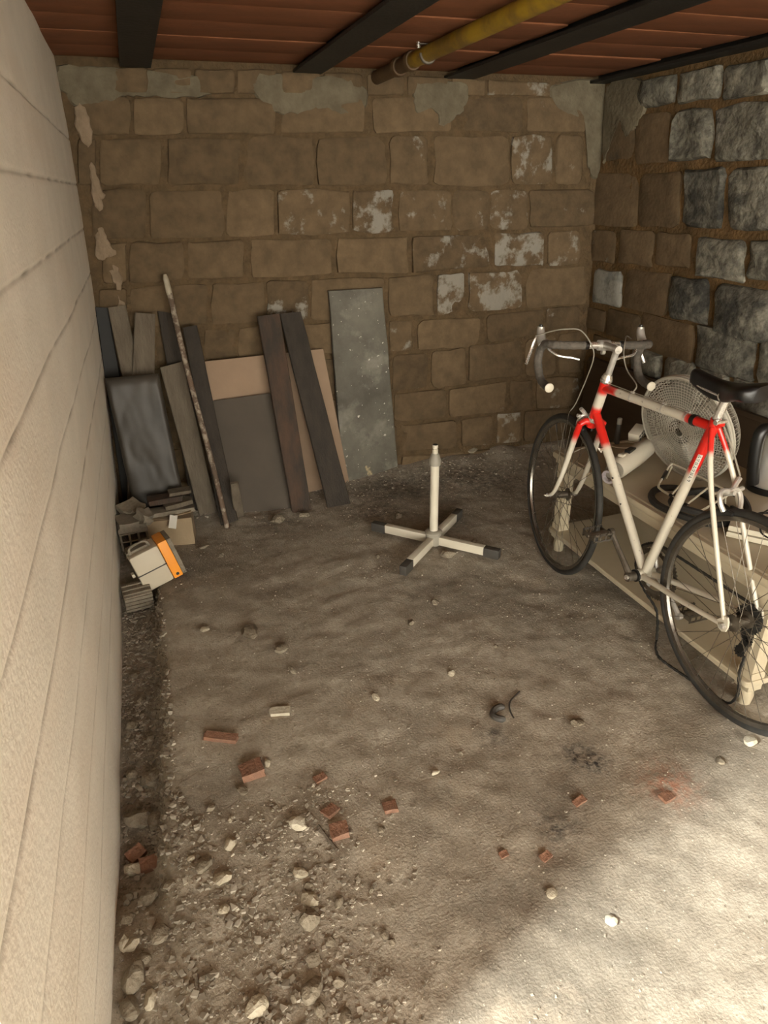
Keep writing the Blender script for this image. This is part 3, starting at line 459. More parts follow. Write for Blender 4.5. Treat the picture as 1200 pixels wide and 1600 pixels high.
for pts in [[(-.145,1.83),(-.11,1.82),(-.1,1.72),(-.13,1.66),(-.16,1.74)], [(-.13,1.62),(-.1,1.5),(-.12,1.41),(-.15,1.46)],
            [(-.14,1.38),(-.11,1.30),(-.085,1.24),(-.15,1.22),(-.175,1.26)], [(-.125,1.2),(-.09,1.19),(-.09,1.10),(-.12,1.1)], [(-.115,1.07),(-.1,1.06),(-.09,.99),(-.125,1.0)]]:
    smear('plaster_drip', pts, fb, M['pinkplaster'], wb, .018)

# ceiling: clay planks between black steel beams
mb = MB(); mb.box((.0, .45, ZC+.10), (5.8, 6.3, .10))  # slab extended out of view behind the camera to cut outside light
ceil = tag(mb.build('ceiling', M['ceil'], smooth=False), 'low ceiling of terracotta planks between black steel beams', None, None, 'structure')
BX = [(.05, .172), (.772, .902), (1.502, 1.655), (2.30, 2.425)]
bays = [(-.40, .05), (.172, .772), (.902, 1.502), (1.655, 2.30), (2.425, 2.62)]
tm = {}
for bi, (x0, x1) in enumerate(bays):
    mb = MB(); mb.box((0, 0, 0), (x1-x0+.05, .246, .045)); 
    first = None
    for k in range(17):
        if first is None:
            o = mb.build('clay_plank', M['terracotta'], ceil, bevel=.006); first = o
        else:
            o = first.copy(); C.objects.link(o)
        o.location = ((x0+x1)/2, 3.44-.125-k*.25, ZC+.0225+random.uniform(-.003, .004))
        o.rotation_euler = (random.uniform(-.012, .012), random.uniform(-.004, .004), 0)
for x0, x1 in BX:
    mb = MB(); mb.box(((x0+x1)/2, 1.42, 1.968), (x1-x0, 4.06, .012)); mb.box(((x0+x1)/2, 1.42, 2.005), (.012, 4.06, .07))
    mb.build('beam', M['beam'], ceil, smooth=False)

mb = MB(); mb.box((-2.7, -.5, 1.0), (.2, 4.4, 2.2))  # unseen wall, added to close off outside light from the left
tag(mb.build('wall_light_block', M['concrete'], smooth=False), 'added plain wall out of view, holding back outside light', None, None, 'structure')
# loose grit: one object
gv = []; gf = []; ga = []
cube = np.array([(sx, sy, sz) for sz in (-1, 1) for sy in (-1, 1) for sx in (-1, 1)], float)*.58
cf = [(0,2,3,1),(4,5,7,6),(0,1,5,4),(2,6,7,3),(0,4,6,2),(1,3,7,5)]
def grit(x, y, s, a):
    P = cube*(1+rng.uniform(-.45, .45, (8, 3)))*s*np.array([1, rng.uniform(.6, 1), rng.uniform(.45, .8)])
    th = rng.uniform(0, 6.28); c_, s_ = math.cos(th), math.sin(th)
    P = np.stack([P[:, 0]*c_-P[:, 1]*s_+x, P[:, 0]*s_+P[:, 1]*c_+y, P[:, 2]+ground(x, y)+s*.25], 1)
    o = len(gv); gv.extend(map(tuple, P)); gf.extend(tuple(i+o for i in f) for f in cf); ga.extend([a]*8)
for _ in range(8500):
    x = rng.uniform(-.28, 2.4); y = rng.uniform(.35, 3.4)
    grit(x, y, rng.choice([.0018, .0025, .0035, .005], p=[.45, .33, .17, .05]), rng.uniform(0, 1)**1.6)
for _ in range(3600):      # heaped along the trench by the concrete wall
    y = rng.uniform(.4, 2.6); x = rng.uniform(-.285, -.12 + (.2*smoothstep(1.5, .9, y)))
    grit(x, y, rng.choice([.003, .005, .008, .012], p=[.35, .35, .22, .08]), rng.uniform(0, .6))
for _ in range(1700):      # ridge of rubble near the lower left
    y = rng.uniform(.4, 1.35); x = .12+rng.normal(0, .11)+.1*(y-.9)
    grit(x, y, rng.choice([.003, .005, .008], p=[.45, .38, .17]), rng.uniform(0, .9))
for _ in range(700):       # debris at the foot of the back wall
    x = rng.uniform(-.2, 2.3); y = 3.42-abs(rng.normal(0, .14))
    grit(x, y, rng.choice([.003, .006, .01], p=[.5, .35, .15]), rng.uniform(0, .5))
mb = MB(); mb.v = gv; mb.f = gf; mb.a = ga
tag(mb.build('grit', M['gravel'], smooth=False), 'fine grit and crumbs strewn over the dirt floor', 'gravel', None, 'stuff')

# ------------------------------------------------------------------ yellow pipe under the ceiling
t = thing('ceiling_pipe', 'yellow painted pipe under the ceiling, fading to brown at the back wall', 'pipe', (1.165, 3.44, 1.955))
MB().tube([(-.005, 0, 0), (-.006, -.45, 0)], .028, 14).build('pipe_end', M['brownpipe'], t)
MB().tube([(-.006, -.45, 0), (.0, -1.4, 0), (.005, -3.6, 0)], .0285, 14).build('pipe', M['yellowpipe'], t)
MB().lathe([(.034, -.02), (.037, -.01), (.037, .01), (.034, .02)], Matrix.Translation((-.006, -.45, 0)) @ Matrix.Rotation(PI/2, 4, 'X'), 14).build('coupling', M['brownpipe'], t)
MB().lathe([(.034, -.02), (.037, -.01), (.037, .01), (.034, .02)], Matrix.Translation((-.006, -.30, 0)) @ Matrix.Rotation(PI/2, 4, 'X'), 14).build('coupling', M['brownpipe'], t)
mb = MB(); mb.box((-.006, -.62, .028), (.085, .022, .004)); mb.tube([(-.006+.031*math.cos(a), -.62, .031*math.sin(a)) for a in np.linspace(0, -PI, 12)], .006, 6)
cl = mb.build('clamp', M['dullsteel'], t); MB().cyl((-.045, -.62, .015), (-.045, -.62, .035), .007, n=8).build('bolt', M['chrome'], cl)

# ------------------------------------------------------------------ boards leaning on the back wall
def quad_board(name, key, th, mt, label, cat, group=None, nseg=8, wob=.003, seed=0, lift=True):
    Q = [Vector(p) for p in BOARDS[key]]    # TL TR BR BL
    for i in (2, 3): Q[i].z = ground(Q[i].x, Q[i].y)-.004
    nrm = (Q[1]-Q[0]).cross(Q[3]-Q[0]).normalized()
    if nrm.y < 0: nrm = -nrm
    mb = MB(); V = []; F = []
    for i in range(nseg+1):
        s_ = i/nseg; a = Q[0].lerp(Q[3], s_); b = Q[1].lerp(Q[2], s_)
        wv = (b-a).normalized()
        ea = wob*noise.noise(Vector((s_*5, seed, 0))); eb = wob*noise.noise(Vector((s_*5, seed, 9)))
        bw = nrm*wob*.8*noise.noise(Vector((s_*2, seed, 4)))
        ch = .0035 if th > .01 else .0008
        a2 = a+wv*ea+bw; b2 = b+wv*eb+bw
        V += [a2+wv*ch, b2-wv*ch, b2+nrm*ch, b2+nrm*th, a2+nrm*th, a2+nrm*ch]
    for i in range(nseg):
        for k in range(6): F.append((i*6+k, i*6+(k+1) % 6, (i+1)*6+(k+1) % 6, (i+1)*6+k))
    F += [tuple(range(6)), tuple(nseg*6+k for k in range(5, -1, -1))]
    mb.add(V, F)
    o = mb.build(name, mt, angle=30)
    return tag(o, label, cat, group)
g = 'old planks leaning on the back wall'
quad_board('stone_slab', 'slate_slab', .028, M['slate'], 'tall grey stained slab leaning alone against the sandstone wall', 'slab', nseg=10)
quad_board('hardboard_sheet', 'tan_sheet', .004, M['tan'], 'large bare tan hardboard sheet behind the two crossed dark planks', 'board', wob=.0)
quad_board('hardboard_sheet', 'grey_board', .006, M['greyboard'], 'dark grey-brown board covering the lower half of the tan sheet', 'board', wob=.0)
quad_board('plank', 'plank_red', .022, M['redwood'], 'reddish brown stained plank, left one of the dark pair', 'plank', g, seed=2)
quad_board('plank', 'plank_dark', .022, M['darkwood'], 'blackish plank, right one of the pair in front of tan sheet', 'plank', g, seed=3)
quad_board('plank', 'plank_strip', .018, M['darkwood'], 'narrow dark plank just right of the long flaked pole', 'plank', g, seed=4)
quad_board('plank', 'plank_stub', .014, M['oldwood'], 'short wooden stub standing at the foot of grey-brown board', 'plank', g, seed=5)
quad_board('plank', 'plank_c', .022, M['oldwood'], 'grey weathered plank just left of the long pole', 'plank', g, seed=6)
quad_board('plank', 'plank_d', .02, M['oldwood'], 'grey plank top leaning right beside the black panel strip', 'plank', g, seed=7)
quad_board('plank', 'plank_e', .02, M['oldwood'], 'grey plank rising above the plastic wrapped panel, leaning left', 'plank', g, seed=8)
quad_board('plank', 'plank_f', .02, M['darkwood'], 'dark plank behind the top of the long flaked pole', 'plank', g, seed=9)
quad_board('dark_board', 'black_panel', .014, M['blackboard'], 'narrow black panel in the corner beside the concrete wall', 'panel')
# panel wrapped in crumpled plastic
Q = [Vector(p) for p in BOARDS['plastic']]
for i in (2, 3): Q[i].z = ground(Q[i].x, Q[i].y)
nrm = (Q[1]-Q[0]).cross(Q[3]-Q[0]).normalized(); nrm = -nrm if nrm.y < 0 else nrm
V = []; F = []; nu, nv = 26, 50
for side in (0, 1):
    for j in range(nv+1):
        for i in range(nu+1):
            u, v = i/nu, j/nv
            p = Q[0].lerp(Q[1], u).lerp(Q[3].lerp(Q[2], u), v)
            rim = min(u, 1-u, v, 1-v); round_ = .016*(1-min(1, rim/.06))**2
            cr = .014*abs(noise.noise(Vector((u*2.2+v*1.5, v*3-u*1.2, 3))))+.0015*noise.noise(Vector((u*8, v*10, side)))
            V.append(p+nrm*((-cr+round_) if side == 0 else (.036-round_+cr*.3)))
o1 = (nu+1)*(nv+1)
for side in (0, 1):
    for j in range(nv):
        for i in range(nu):
            a = side*o1+j*(nu+1)+i; F.append((a, a+1, a+nu+2, a+nu+1))
bd_ = [i for i in range(nu+1)]+[j*(nu+1)+nu for j in range(1, nv+1)]+[nv*(nu+1)+i for i in range(nu-1, -1, -1)]+[j*(nu+1) for j in range(nv-1, 0, -1)]
for k in range(len(bd_)):
    a, b = bd_[k], bd_[(k+1) % len(bd_)]; F.append((a, b, b+o1, a+o1))
mb = MB(); mb.add(V, F)
tag(mb.build('wrapped_panel', M['bagplastic'], angle=80), 'panel wrapped in dull crumpled plastic beside the concrete wall', 'panel')
# long pole
p0 = Vector((.1033, 3.375, 1.157)); p1 = Vector((.211, 3.045, ground(.211, 3.045)))
t = thing('pole', 'long thin pole with flaking pale paint leaning on the wall', 'pole', p1)
d = p0-p1
MB().tube([Vector((0, 0, 0))+d*s_ + Vector((.004*math.sin(s_*7), 0, 0)) for s_ in np.linspace(0, .93, 14)], .0125, 10).build('shaft', M['pole'], t)
MB().tube([d*.925, d*.94, d*.985, d], [.0125, .014, .0125, .008], 10).build('tip', M['rockpale'], t)

# ------------------------------------------------------------------ rubbish in the left corner
def jbox(size, seed=0, jit=.06, sub=1):
    bm = bmesh.new(); bmesh.ops.create_cube(bm, size=1)
    bmesh.ops.subdivide_edges(bm, edges=bm.edges[:], cuts=sub, use_grid_fill=True)
    r = random.Random(seed)
    for v in bm.verts:
        v.co = Vector((v.co.x*size[0], v.co.y*size[1], v.co.z*size[2]))
        v.co += Vector((r.uniform(-1, 1)*size[0], r.uniform(-1, 1)*size[1], r.uniform(-1, 1)*size[2]))*jit
    mb = MB(); bm.verts.index_update(); mb.add([v.co[:] for v in bm.verts], [[v.index for v in f.verts] for f in bm.faces]); bm.free(); return mb
def put(mb, name, mt, loc, rot, label, cat, group=None, bevel=0, parent=None):
    o = mb.build(name, mt, parent, angle=30, bevel=bevel); o.location = loc; o.rotation_euler = rot
    return tag(o, label, cat, group)
# cardboard box
t = thing('cardboard_box', 'crumpled brown cardboard box beside the white and orange case', 'box', (-.045, 3.0, 0), (0, 0, -.12))
jbox((.20, .12, .135), 1, .012).build('body', M['cardboard'], t, angle=30).location = (0, 0, .0675)
fl_ = jbox((.11, .085, .004), 2, .03).build('flap', M['cardboard'], t, angle=30); fl_.location = (-.045, -.01, .142); fl_.rotation_euler = (.12, .1, .05)
fl_ = jbox((.09, .085, .004), 3, .03).build('flap', M['cardboard'], t, angle=30); fl_.location = (.055, .0, .144); fl_.rotation_euler = (-.1, -.15, .0)
put(jbox((.034, .002, .06), 4, .03), 'note', M['paper'], (-.035, 2.915, .135), (-.5, .35, .1), 'small white printed slip of paper beside the orange stripe', 'paper')
sl = [((-.035, 3.0, .158), (.20, .075, .018), (0, .03, .12), 'greybrick', 'grey wooden slat lying on top of the cardboard box'),
      ((.0, 3.02, .178), (.13, .06, .020), (0, -.05, .2), 'oldwood', 'short wooden slat, second one up on the cardboard box'),
      ((-.055, 3.04, .202), (.15, .07, .024), (0, .03, .15), 'redwood', 'reddish brown flat brick on top of the slat pile'),
      ((.015, 3.055, .222), (.10, .05, .016), (.05, .02, .1), 'oldwood', 'thin grey slat topping the pile on the cardboard box')]
for i, (l, s_, r, mt, lb) in enumerate(sl): put(jbox(s_, 10+i, .03), 'slat' if i != 2 else 'flat_brick', M[mt], l, r, lb, 'slat' if i != 2 else 'brick', bevel=0)
# rough stones and hollow bricks by the concrete wall
def hollow_brick(name, size, loc, rot, label, nh=3):
    t = thing(name, label, 'brick', loc, rot)
    x, y, z = size; mb = MB(); wt = .008
    for zz in (0, 1): mb.box((0, 0, wt/2+zz*(z-wt)), (x, y, wt))
    for k in range(nh+1): mb.box((-x/2+wt/2+k*(x-wt)/nh, 0, z/2), (wt, y, z-2*wt+.001))
    mb.box((0, 0, z/2), (x-2*wt, y, .006))
    mb.box((0, y*.42, z/2), (x-2*wt, wt, z-2*wt))
    for kk in range(5): mb.box((-x/2+x*(kk+.5)/5, -y/2-.0015, z-wt/2), (x*.08, .003, wt))
    mb.build('shell', M['greybrick'], t, smooth=False)
    return t
put(jbox((.115, .11, .05), 21, .08, 2), 'rough_block', M['greybrick'], (-.215, 2.93, .155), (.05, .1, .2), 'rough grey block on the hollow brick beside concrete wall', 'block')
put(jbox((.09, .08, .045), 22, .10, 2), 'rough_block', M['rock'], (-.205, 3.02, .185), (.2, -.15, .5), 'rough brown lump on top of the rubble beside the concrete wall', 'block')
put(jbox((.05, .07, .05), 25, .12, 2), 'rough_block', M['greybrick'], (-.15, 2.90, .19), (.3, .3, .5), 'angular grey chunk beside the white case top', 'block')
hollow_brick('hollow_brick', (.12, .14, .085), (-.215, 2.95, .045), (0, 0, .1), 'grey hollow brick under the rough block by concrete wall')
put(jbox((.15, .15, .05), 26, .05, 1), 'rough_block', M['rock'], (-.2, 2.97, .022), (0, 0, .1), 'dark stone under the hollow brick beside the concrete wall', 'block')
t = thing('ribbed_brick', 'low grey ribbed brick on the ground below the white case', 'brick', (-.218, 2.57, -.05), (.12, 0, .14))
mb = MB(); mb.box((0, 0, .038), (.11, .10, .076)); mb.build('body', M['greybrick'], t, bevel=.004)
for k in range(4):
    mb = MB(); mb.box((0, -.052, .012+.018*k), (.108, .008, .009)); mb.build('rib', M['greybrick'], t, bevel=.002)
for k in range(3):
    mb = MB(); mb.box((0, -.03+.03*k, .078), (.108, .010, .006)); mb.build('rib', M['greybrick'], t, bevel=.002)
# white and orange case
t = thing('plastic_case', 'white plastic case with bright orange stripe in the left corner', 'case', (-.092, 2.585, 0.012), (-.12, -.25, .22))
t.scale = (1, 1, .86)
mb = MB(); mb.box((-.030, .06, .10), (.125, .12, .20)); o = mb.build('body', M['whitecase'], t, bevel=.014)
mb = MB(); mb.box((.0525, .06, .104), (.040, .124, .205)); oo = mb.build('side_panel', M['orange'], t, bevel=.006); tag(oo, 'bright orange side stripe')
mb = MB(); mb.box((-.030, -.0005, .095), (.127, .004, .005)); mb.build('seam', M['capgrey'], t, smooth=False)
mb = MB(); mb.box((.082, .062, .104), (.018, .12, .20)); mb.build('back_cover', M['greybrick'], t, bevel=.004)
mb = MB(); mb.cyl((.0525, -.006, .022), (.0525, .0, .022), .007, n=12); mb.build('knob', M['black'], t)
mb = MB(); mb.tube(catmull([(-.075, .04, .20), (-.07, .04, .228), (-.03, .04, .236), (0, .04, .228), (.005, .04, .20)], 5), .006, 8); mb.build('handle', M['greybrick'], t)
mb = MB(); mb.box((-.04, .075, .205), (.10, .07, .014)); mb.build('top_cover', M['greybrick'], t, bevel=.004)
mb = MB(); mb.box((-.105, .05, .095), (.012, .03, .018)); mb.build('latch', M['whitecase'], t, bevel=.003)

# ------------------------------------------------------------------ fan stand on the floor
hz = ground(1.087, 2.51)
t = thing('fan_stand', 'cream pedestal fan stand with cross base standing on the dirt floor', 'fan stand', (1.087, 2.51, hz+.004))
MB().lathe([(.0, .012), (.034, .012), (.036, .016), (.036, .062), (.040, .066), (.040, .074), (.034, .08), (.026, .083), (.0, .083)], None, 24, caps=False).build('hub', M['fangrey'], t)
MB().lathe([(.0195, .08), (.0195, .415)], None, 20).build('pole', M['fancream'], t)
cr = MB().lathe([(.0195, .40), (.026, .402), (.027, .425), (.022, .437), (.017, .452), (.015, .455)], None, 20).build('collar', M['fangrey'], t)
MB().lathe([(.0125, .45), (.0125, .474), (.010, .475), (.010, .478), (.0125, .479), (.0125, .492), (.011, .494), (.0, .494)], None, 16).build('inner_tube_tip', M['fanwhite'], t)
MB().lathe([(.0102, .4935), (.0102, .496), (0, .496)], None, 16).build('tube_mouth', M['black'], t)
for k in range(4):
    a = math.atan2(-.235, .22)+k*PI/2; r_ = .318
    Rm = Matrix.Rotation(a, 3, 'Z')
    mb = MB(); mb.box(Rm @ Vector((.14, 0, .036)), (.215, .030, .040), Rm); arm = mb.build('foot_arm', M['fancream'], t, bevel=.003)
    mb = MB(); mb.box(Rm @ Vector((.283, 0, .033)), (.072, .034, .044), Rm); mb.build('end_cap', M['capgrey'], arm, bevel=.004)

# ------------------------------------------------------------------ coffee table
TX0, TX1, TY0, TY1, TZ = 1.555, 2.165, 1.165, 2.335, .47
cx, cy = (TX0+TX1)/2, (TY0+TY1)/2
t = thing('coffee_table', 'cream coffee table with moulded edge and low shelf behind the bicycle', 'table', (cx, cy, 0))
def slab(prof, name, mt):
    # prof: list of (inset, z) from bottom to top; rounded corners
    V = []; F = []; ring = []
    def loop(ins):
        hx, hy = (TX1-TX0)/2-ins, (TY1-TY0)/2-ins; r = max(.004, .02-ins*.3); out = []
        for sx, sy, a0 in ((1, 1, 0), (-1, 1, PI/2), (-1, -1, PI), (1, -1, 1.5*PI)):
            for k in range(5):
                a = a0+k*PI/8; out.append((sx*(hx-r)+r*math.cos(a), sy*(hy-r)+r*math.sin(a)))
        return out
    for ins, z in prof: V += [(x, y, z) for x, y in loop(ins)]
    n = 20
    for i in range(len(prof)-1):
        for k in range(n): F.append((i*n+k, i*n+(k+1) % n, (i+1)*n+(k+1) % n, (i+1)*n+k))
    F += [tuple(range(n-1, -1, -1)), tuple((len(prof)-1)*n+k for k in range(n))]
    mb = MB(); mb.add(V, F); return mb.build(name, mt, t, angle=35)
slab([(.03, TZ-.075), (.022, TZ-.072), (.022, TZ-.05), (.012, TZ-.046), (.012, TZ-.032), (.004, TZ-.028), (0, TZ-.022), (0, TZ-.010), (.004, TZ-.003), (.016, TZ-.001), (.022, TZ-.004), (.026, TZ)], 'table_top', M['tablewhite'])
slab([(.022, .082), (.014, .084), (.012, .088), (.012, .100), (.015, .104)], 'shelf', M['tablewhite'])
for sx in (-1, 1):
    for sy in (-1, 1):
        lx, ly = sx*((TX1-TX0)/2-.058), sy*((TY1-TY0)/2-.046)
        mb = MB(); mb.box((lx, ly, .375), (.056, .056, .055))
        mb.tube([(lx, ly, .35), (lx, ly, .335), (lx, ly, .30), (lx, ly, .2), (lx, ly, .135)], [.030, .034, .031, .027, .022], 4)
        mb.box((lx, ly, .095), (.054, .054, .07))
        mb.tube([(lx, ly, .062), (lx, ly, .056), (lx, ly, .05), (lx, ly, .03), (lx, ly, -.006)], [.021, .026, .022, .025, .021], 14)
        # square section between the blocks
        mb.box((lx, ly, .24), (.048, .048, .22))
        mb.build('leg', M['tablewhite'], t, angle=30)

# ------------------------------------------------------------------ fan head lying on the table
fc = Vector((1.826, 1.885, TZ+.002)); n_ = Vector((-.952, -.12, -.26)).normalized()
t = thing('pedestal_fan', 'cream fan head with round mesh cage lying on the coffee table', 'fan', fc)
zc = .205; Rc = .205
ez = (Vector((0, 0, 1))-n_*n_.z).normalized(); ex = ez.cross(n_)
MF = Matrix((ex, ez, n_)).transposed().to_4x4(); MF.translation = Vector((0, 0, zc*ez.z+.004))
def P3(x, y, z): return MF @ Vector((x, y, z))
def dome(r, front):   # cage surface height along the axis
    if front: return .035*(1-(r/Rc)**2)**.5 if r < Rc else 0
    return -.10*(1-(r/Rc)**4)**.5 if r < Rc else 0
for front, nm in ((True, 'front_grill'), (False, 'rear_grill')):
    mb = MB()
    rs = np.linspace(.02 if front else .055, .198, 20)
    for r in rs: mb.tube([P3(r*math.cos(a), r*math.sin(a), dome(r, front)) for a in np.linspace(0, 2*PI, 49)[:-1]], .0013, 3, True)
    for k in range(84):
        a = 2*PI*k/84; rr = [.016 if front and k % 4 == 0 else .05, .09, .13, .16, .18, .193, .2035]
        sw = .25
        mb.tube([P3(r*math.cos(a+sw*(r/Rc)), r*math.sin(a+sw*(r/Rc)), dome(r, front)) for r in rr], .0011, 3, caps=False)
    gr = mb.build(nm, M['fanwire'], t, smooth=False)
    MB().tube([P3(.204*math.cos(a), .204*math.sin(a), .006 if front else -.006) for a in np.linspace(0, 2*PI, 65)[:-1]], .0055, 6, True).build('rim_ring', M['fanwire'], gr)
MB().lathe([(.0, -.10), (.048, -.10), (.060, -.092), (.062, -.08), (.055, -.07), (.04, -.066), (0, -.066)], MF, 28, caps=False).build('badge', M['fangrey'], t)
mb = MB()
for k in range(3):
    V = []; F = []
    for i in range(9):
        r = .03+.14*i/8
        for j in range(7):
            a = 2*PI*k/3+(-.45+.9*j/6)*(.55+.6*i/8); V.append(P3(r*math.cos(a), r*math.sin(a), -.035+.03*(j/6-.5)))
    for i in range(8):
        for j in range(6): F.append((i*7+j, i*7+j+1, (i+1)*7+j+1, (i+1)*7+j))
    mb.add(V, F)
mb.build('blade', M['fanblade'], t)
MB().lathe([(.0, -.06), (.028, -.06), (.032, .0), (.02, .01), (0, .012)], MF, 20, caps=False).build('blade_hub', M['fangrey'], t)
MB().lathe([(.0, -.17), (.035, -.168), (.045, -.15), (.048, -.12), (.046, -.10), (0, -.10)], MF, 24, caps=False).build('motor', M['fanwhite'], t)
# neck lying on the table to the left, joined under the cage
w2l = lambda p: Vector(p)-fc
a0, a1 = w2l((1.60, 1.962, .512)), w2l((1.875, 2.09, .545))
dd = (a1-a0)
mb = MB(); mb.tube([a0, a0+dd*.03, a0+dd*.5, a0+dd*.8, a0+dd*.95, a1], [.034, .040, .042, .036, .026, .016], 18); nk = mb.build('neck', M['fanwhite'], t)
mb = MB(); mb.tube([a0-dd*.06, a0+dd*.01], [.033, .034], 18); mb.build('grey_collar', M['fangrey'], nk)
mb = MB(); mb.tube([a0-dd*.14, a0-dd*.05], [.017, .017], 14); mb.build('spigot', M['fangrey'], nk)
pz = dd.normalized(); ax_ = Matrix.Translation(a0-dd*.17+Vector((0, -.006, -.004))) @ pz.to_track_quat('Z', 'Y').to_matrix().to_4x4()
MB().lathe([(.018, -.008), (.027, -.008), (.029, 0), (.027, .008), (.018, .008)], ax_, 20, closed_prof=True).build('locking_ring', M['lilac'], t)
mb = MB(); mb.box(a0+dd*.33+Vector((0, 0, .043)), (.05, .022, .012), Matrix.Rotation(.45, 3, 'Z')); mb.build('switch', M['black'], nk, smooth=False)
mb = MB(); mb.box(a0+dd*.14+Vector((0, .004, .043)), (.025, .022, .012), Matrix.Rotation(.45, 3, 'Z')); mb.build('switch_knob', M['fanwhite'], nk, bevel=.003)
RV = Matrix.Rotation(.5, 3, 'Z') @ Matrix.Rotation(-.35, 3, 'Y')
vb = a0+dd*.86+Vector((-.02, .055, .04))
mb = MB(); mb.box(vb, (.075, .045, .04), RV); vo = mb.build('gear_housing', M['fanwhite'], t, bevel=.005)
mb = MB()
for i in range(3):
    for j in range(2): mb.box(vb+RV @ Vector((-.024+.018*i, -.0225, -.008+.016*j)), (.011, .003, .009), RV)
mb.build('vent_slot', M['capgrey'], vo, smooth=False)
mb = MB(); mb.lathe([(0, -.022), (.02, -.018), (.03, 0), (.022, .02), (0, .025)], Matrix.Translation(a1+Vector((.01, -.03, .0))), 16, caps=False); mb.build('tilt_joint', M['fanwhite'], t)

# ------------------------------------------------------------------ kettle
t = thing('kettle', 'steel kettle with black handle, lid and base on the coffee table', 'kettle', (2.075, 1.685, TZ))
t.scale = (1, 1, 1.08)
MB().lathe([(0, 0), (.078, 0), (.080, .004), (.080, .018), (.074, .022)], None, 32, caps=False).build('base', M['black'], t)
MB().lathe([(.070, .02), (.073, .03), (.070, .09), (.062, .16), (.055, .205)], None, 32).build('body', M['steel'], t)
MB().lathe([(.056, .205), (.062, .212), (.060, .222), (.03, .236), (0, .238)], None, 32, caps=False).build('lid', M['black'], t)
dl = Vector((-.999, .03, 0))
mb = MB(); mb.tube(catmull([dl*.05+Vector((0, 0, .222)), dl*.095+Vector((0, 0, .222)), dl*.108+Vector((0, 0, .19)), dl*.10+Vector((0, 0, .1)), dl*.085+Vector((0, 0, .035))], 6), [.019]*3+[.021]*22, 10); mb.build('handle', M['black'], t)
mb = MB(); mb.box(Vector((.055, .035, .19)), (.05, .03, .03), Matrix.Rotation(.6, 3, 'Z')); mb.build('spout', M['steel'], t, bevel=.008)
MB().tube([dl*.118+Vector((0, 0, .21)), dl*.112+Vector((.01, -.01, .222)), dl*.10+Vector((.03, -.03, .226)), dl*.09+Vector((.05, -.05, .222))], .003, 6).build('handle_trim', M['chrome'], t)

# ------------------------------------------------------------------ wire rack, black tube, boards and cables on the table
t = thing('wire_rack', 'small cream wire rack with black clips on the coffee table', 'rack', (1.70, 1.72, TZ))
A, B_, Cc, D = Vector((1.804, 1.90, .065)), Vector((1.632, 1.765, .045)), Vector((1.618, 1.548, .045)), Vector((1.80, 1.60, .065))
o_ = Vector((1.70, 1.72, 0))
A, B_, Cc, D = (p-o_ for p in (A, B_, Cc, D))
mb = MB(); fr_ = []
for a, b in ((A, B_), (B_, Cc), (Cc, D), (D, A)): fr_ += [a.lerp(b, .10), a.lerp(b, .5), a.lerp(b, .90)]
mb.tube(catmull(fr_, 5, True), .0042, 6, True)
for s_ in (.35, .72):
    p, q = B_.lerp(Cc, s_), A.lerp(D, s_); mb.tube([p, q], .0038, 6)
for p in (A, D): mb.tube([p.lerp((B_+Cc)/2, .1), Vector((p.x-.01, p.y, .003))], .003, 6)
wf = mb.build('wire_frame', M['wirewhite'], t)
def clip(a, b): return MB().tube([a, b], .0065, 8).build('clip', M['black'], t)
clip(A.lerp(B_, .38), A.lerp(B_, .68)); clip(B_.lerp(Cc, .33), B_.lerp(Cc, .40)); clip(B_.lerp(Cc, .69), B_.lerp(Cc, .76)); clip(B_.lerp(Cc, .90), B_.lerp(Cc, .94))
for i_, (c_, ra, rb, z0, lb) in enumerate([((1.69, 1.655), .105, .155, .014, 'black rubber inner tube coiled under the wire rack'), ((1.72, 1.60), .125, .11, .038, 'black rubber inner tube lying on top of the other coil')]):
    pts = [(c_[0]+ra*math.cos(a)*(1+.08*math.sin(3*a)), c_[1]+rb*math.sin(a), TZ+z0+.006*math.sin(2*a+i_)*i_) for a in np.linspace(0, 2*PI, 40)[:-1]]
    tag(MB().tube(pts, .0125, 8, True).build('rubber_tube', M['rubber'], None), lb, 'inner tube')
R5 = Matrix.Rotation(-.98, 3, 'Z')
for i, (zz, lb) in enumerate([(.012, 'lower white board of the pair on the table end'), (.036, 'upper white board of the pair on the table end')]):
    mb = MB(); mb.box((0, 0, 0), (.34, .13, .018)); o = mb.build('white_board', M['wirewhite'], bevel=.003); o.location = (1.795, 1.345, TZ+zz); o.rotation_euler = (0, 0, -.93+.03*i)
    tag(o, lb, 'board')
pts = [(1.735+.07*math.cos(a)*(1+.12*math.sin(2*a)), 1.33+.065*math.sin(a), TZ+.058+.045*max(0, math.sin(a+.3))) for a in np.linspace(0, 2*PI, 40)[:-1]]
pts2 = [(1.745+.055*math.cos(a), 1.345+.08*math.sin(a), TZ+.066+.01*math.sin(a)) for a in np.linspace(0, 2*PI, 40)[:-1]]
t = thing('black_cable', 'thin black cable coiled on the white boards at table end', 'cable', (0, 0, 0))
MB().tube(pts, .0028, 6, True).build('loop', M['black'], t); MB().tube(pts2, .0045, 6, True).build('loop', M['black'], t)
pts = [(1.62, 2.27, TZ+.004), (1.70, 2.30, TZ+.004), (1.79, 2.29, TZ+.004), (1.86, 2.30, TZ+.004), (1.92, 2.29, TZ+.004), (1.93, 2.25, TZ+.004), (1.88, 2.23, TZ+.004), (1.83, 2.25, TZ+.004), (1.80, 2.29, TZ+.009)]
tag(MB().tube(catmull(pts, 6), .003, 6).build('white_cable', M['wirewhite'], None), 'thin white cable looped at the far end of the coffee table', 'cable')
t = thing('dark_tube', 'small dark upright tube with grey cap at far table end', 'tube', (1.86, 2.30, TZ))
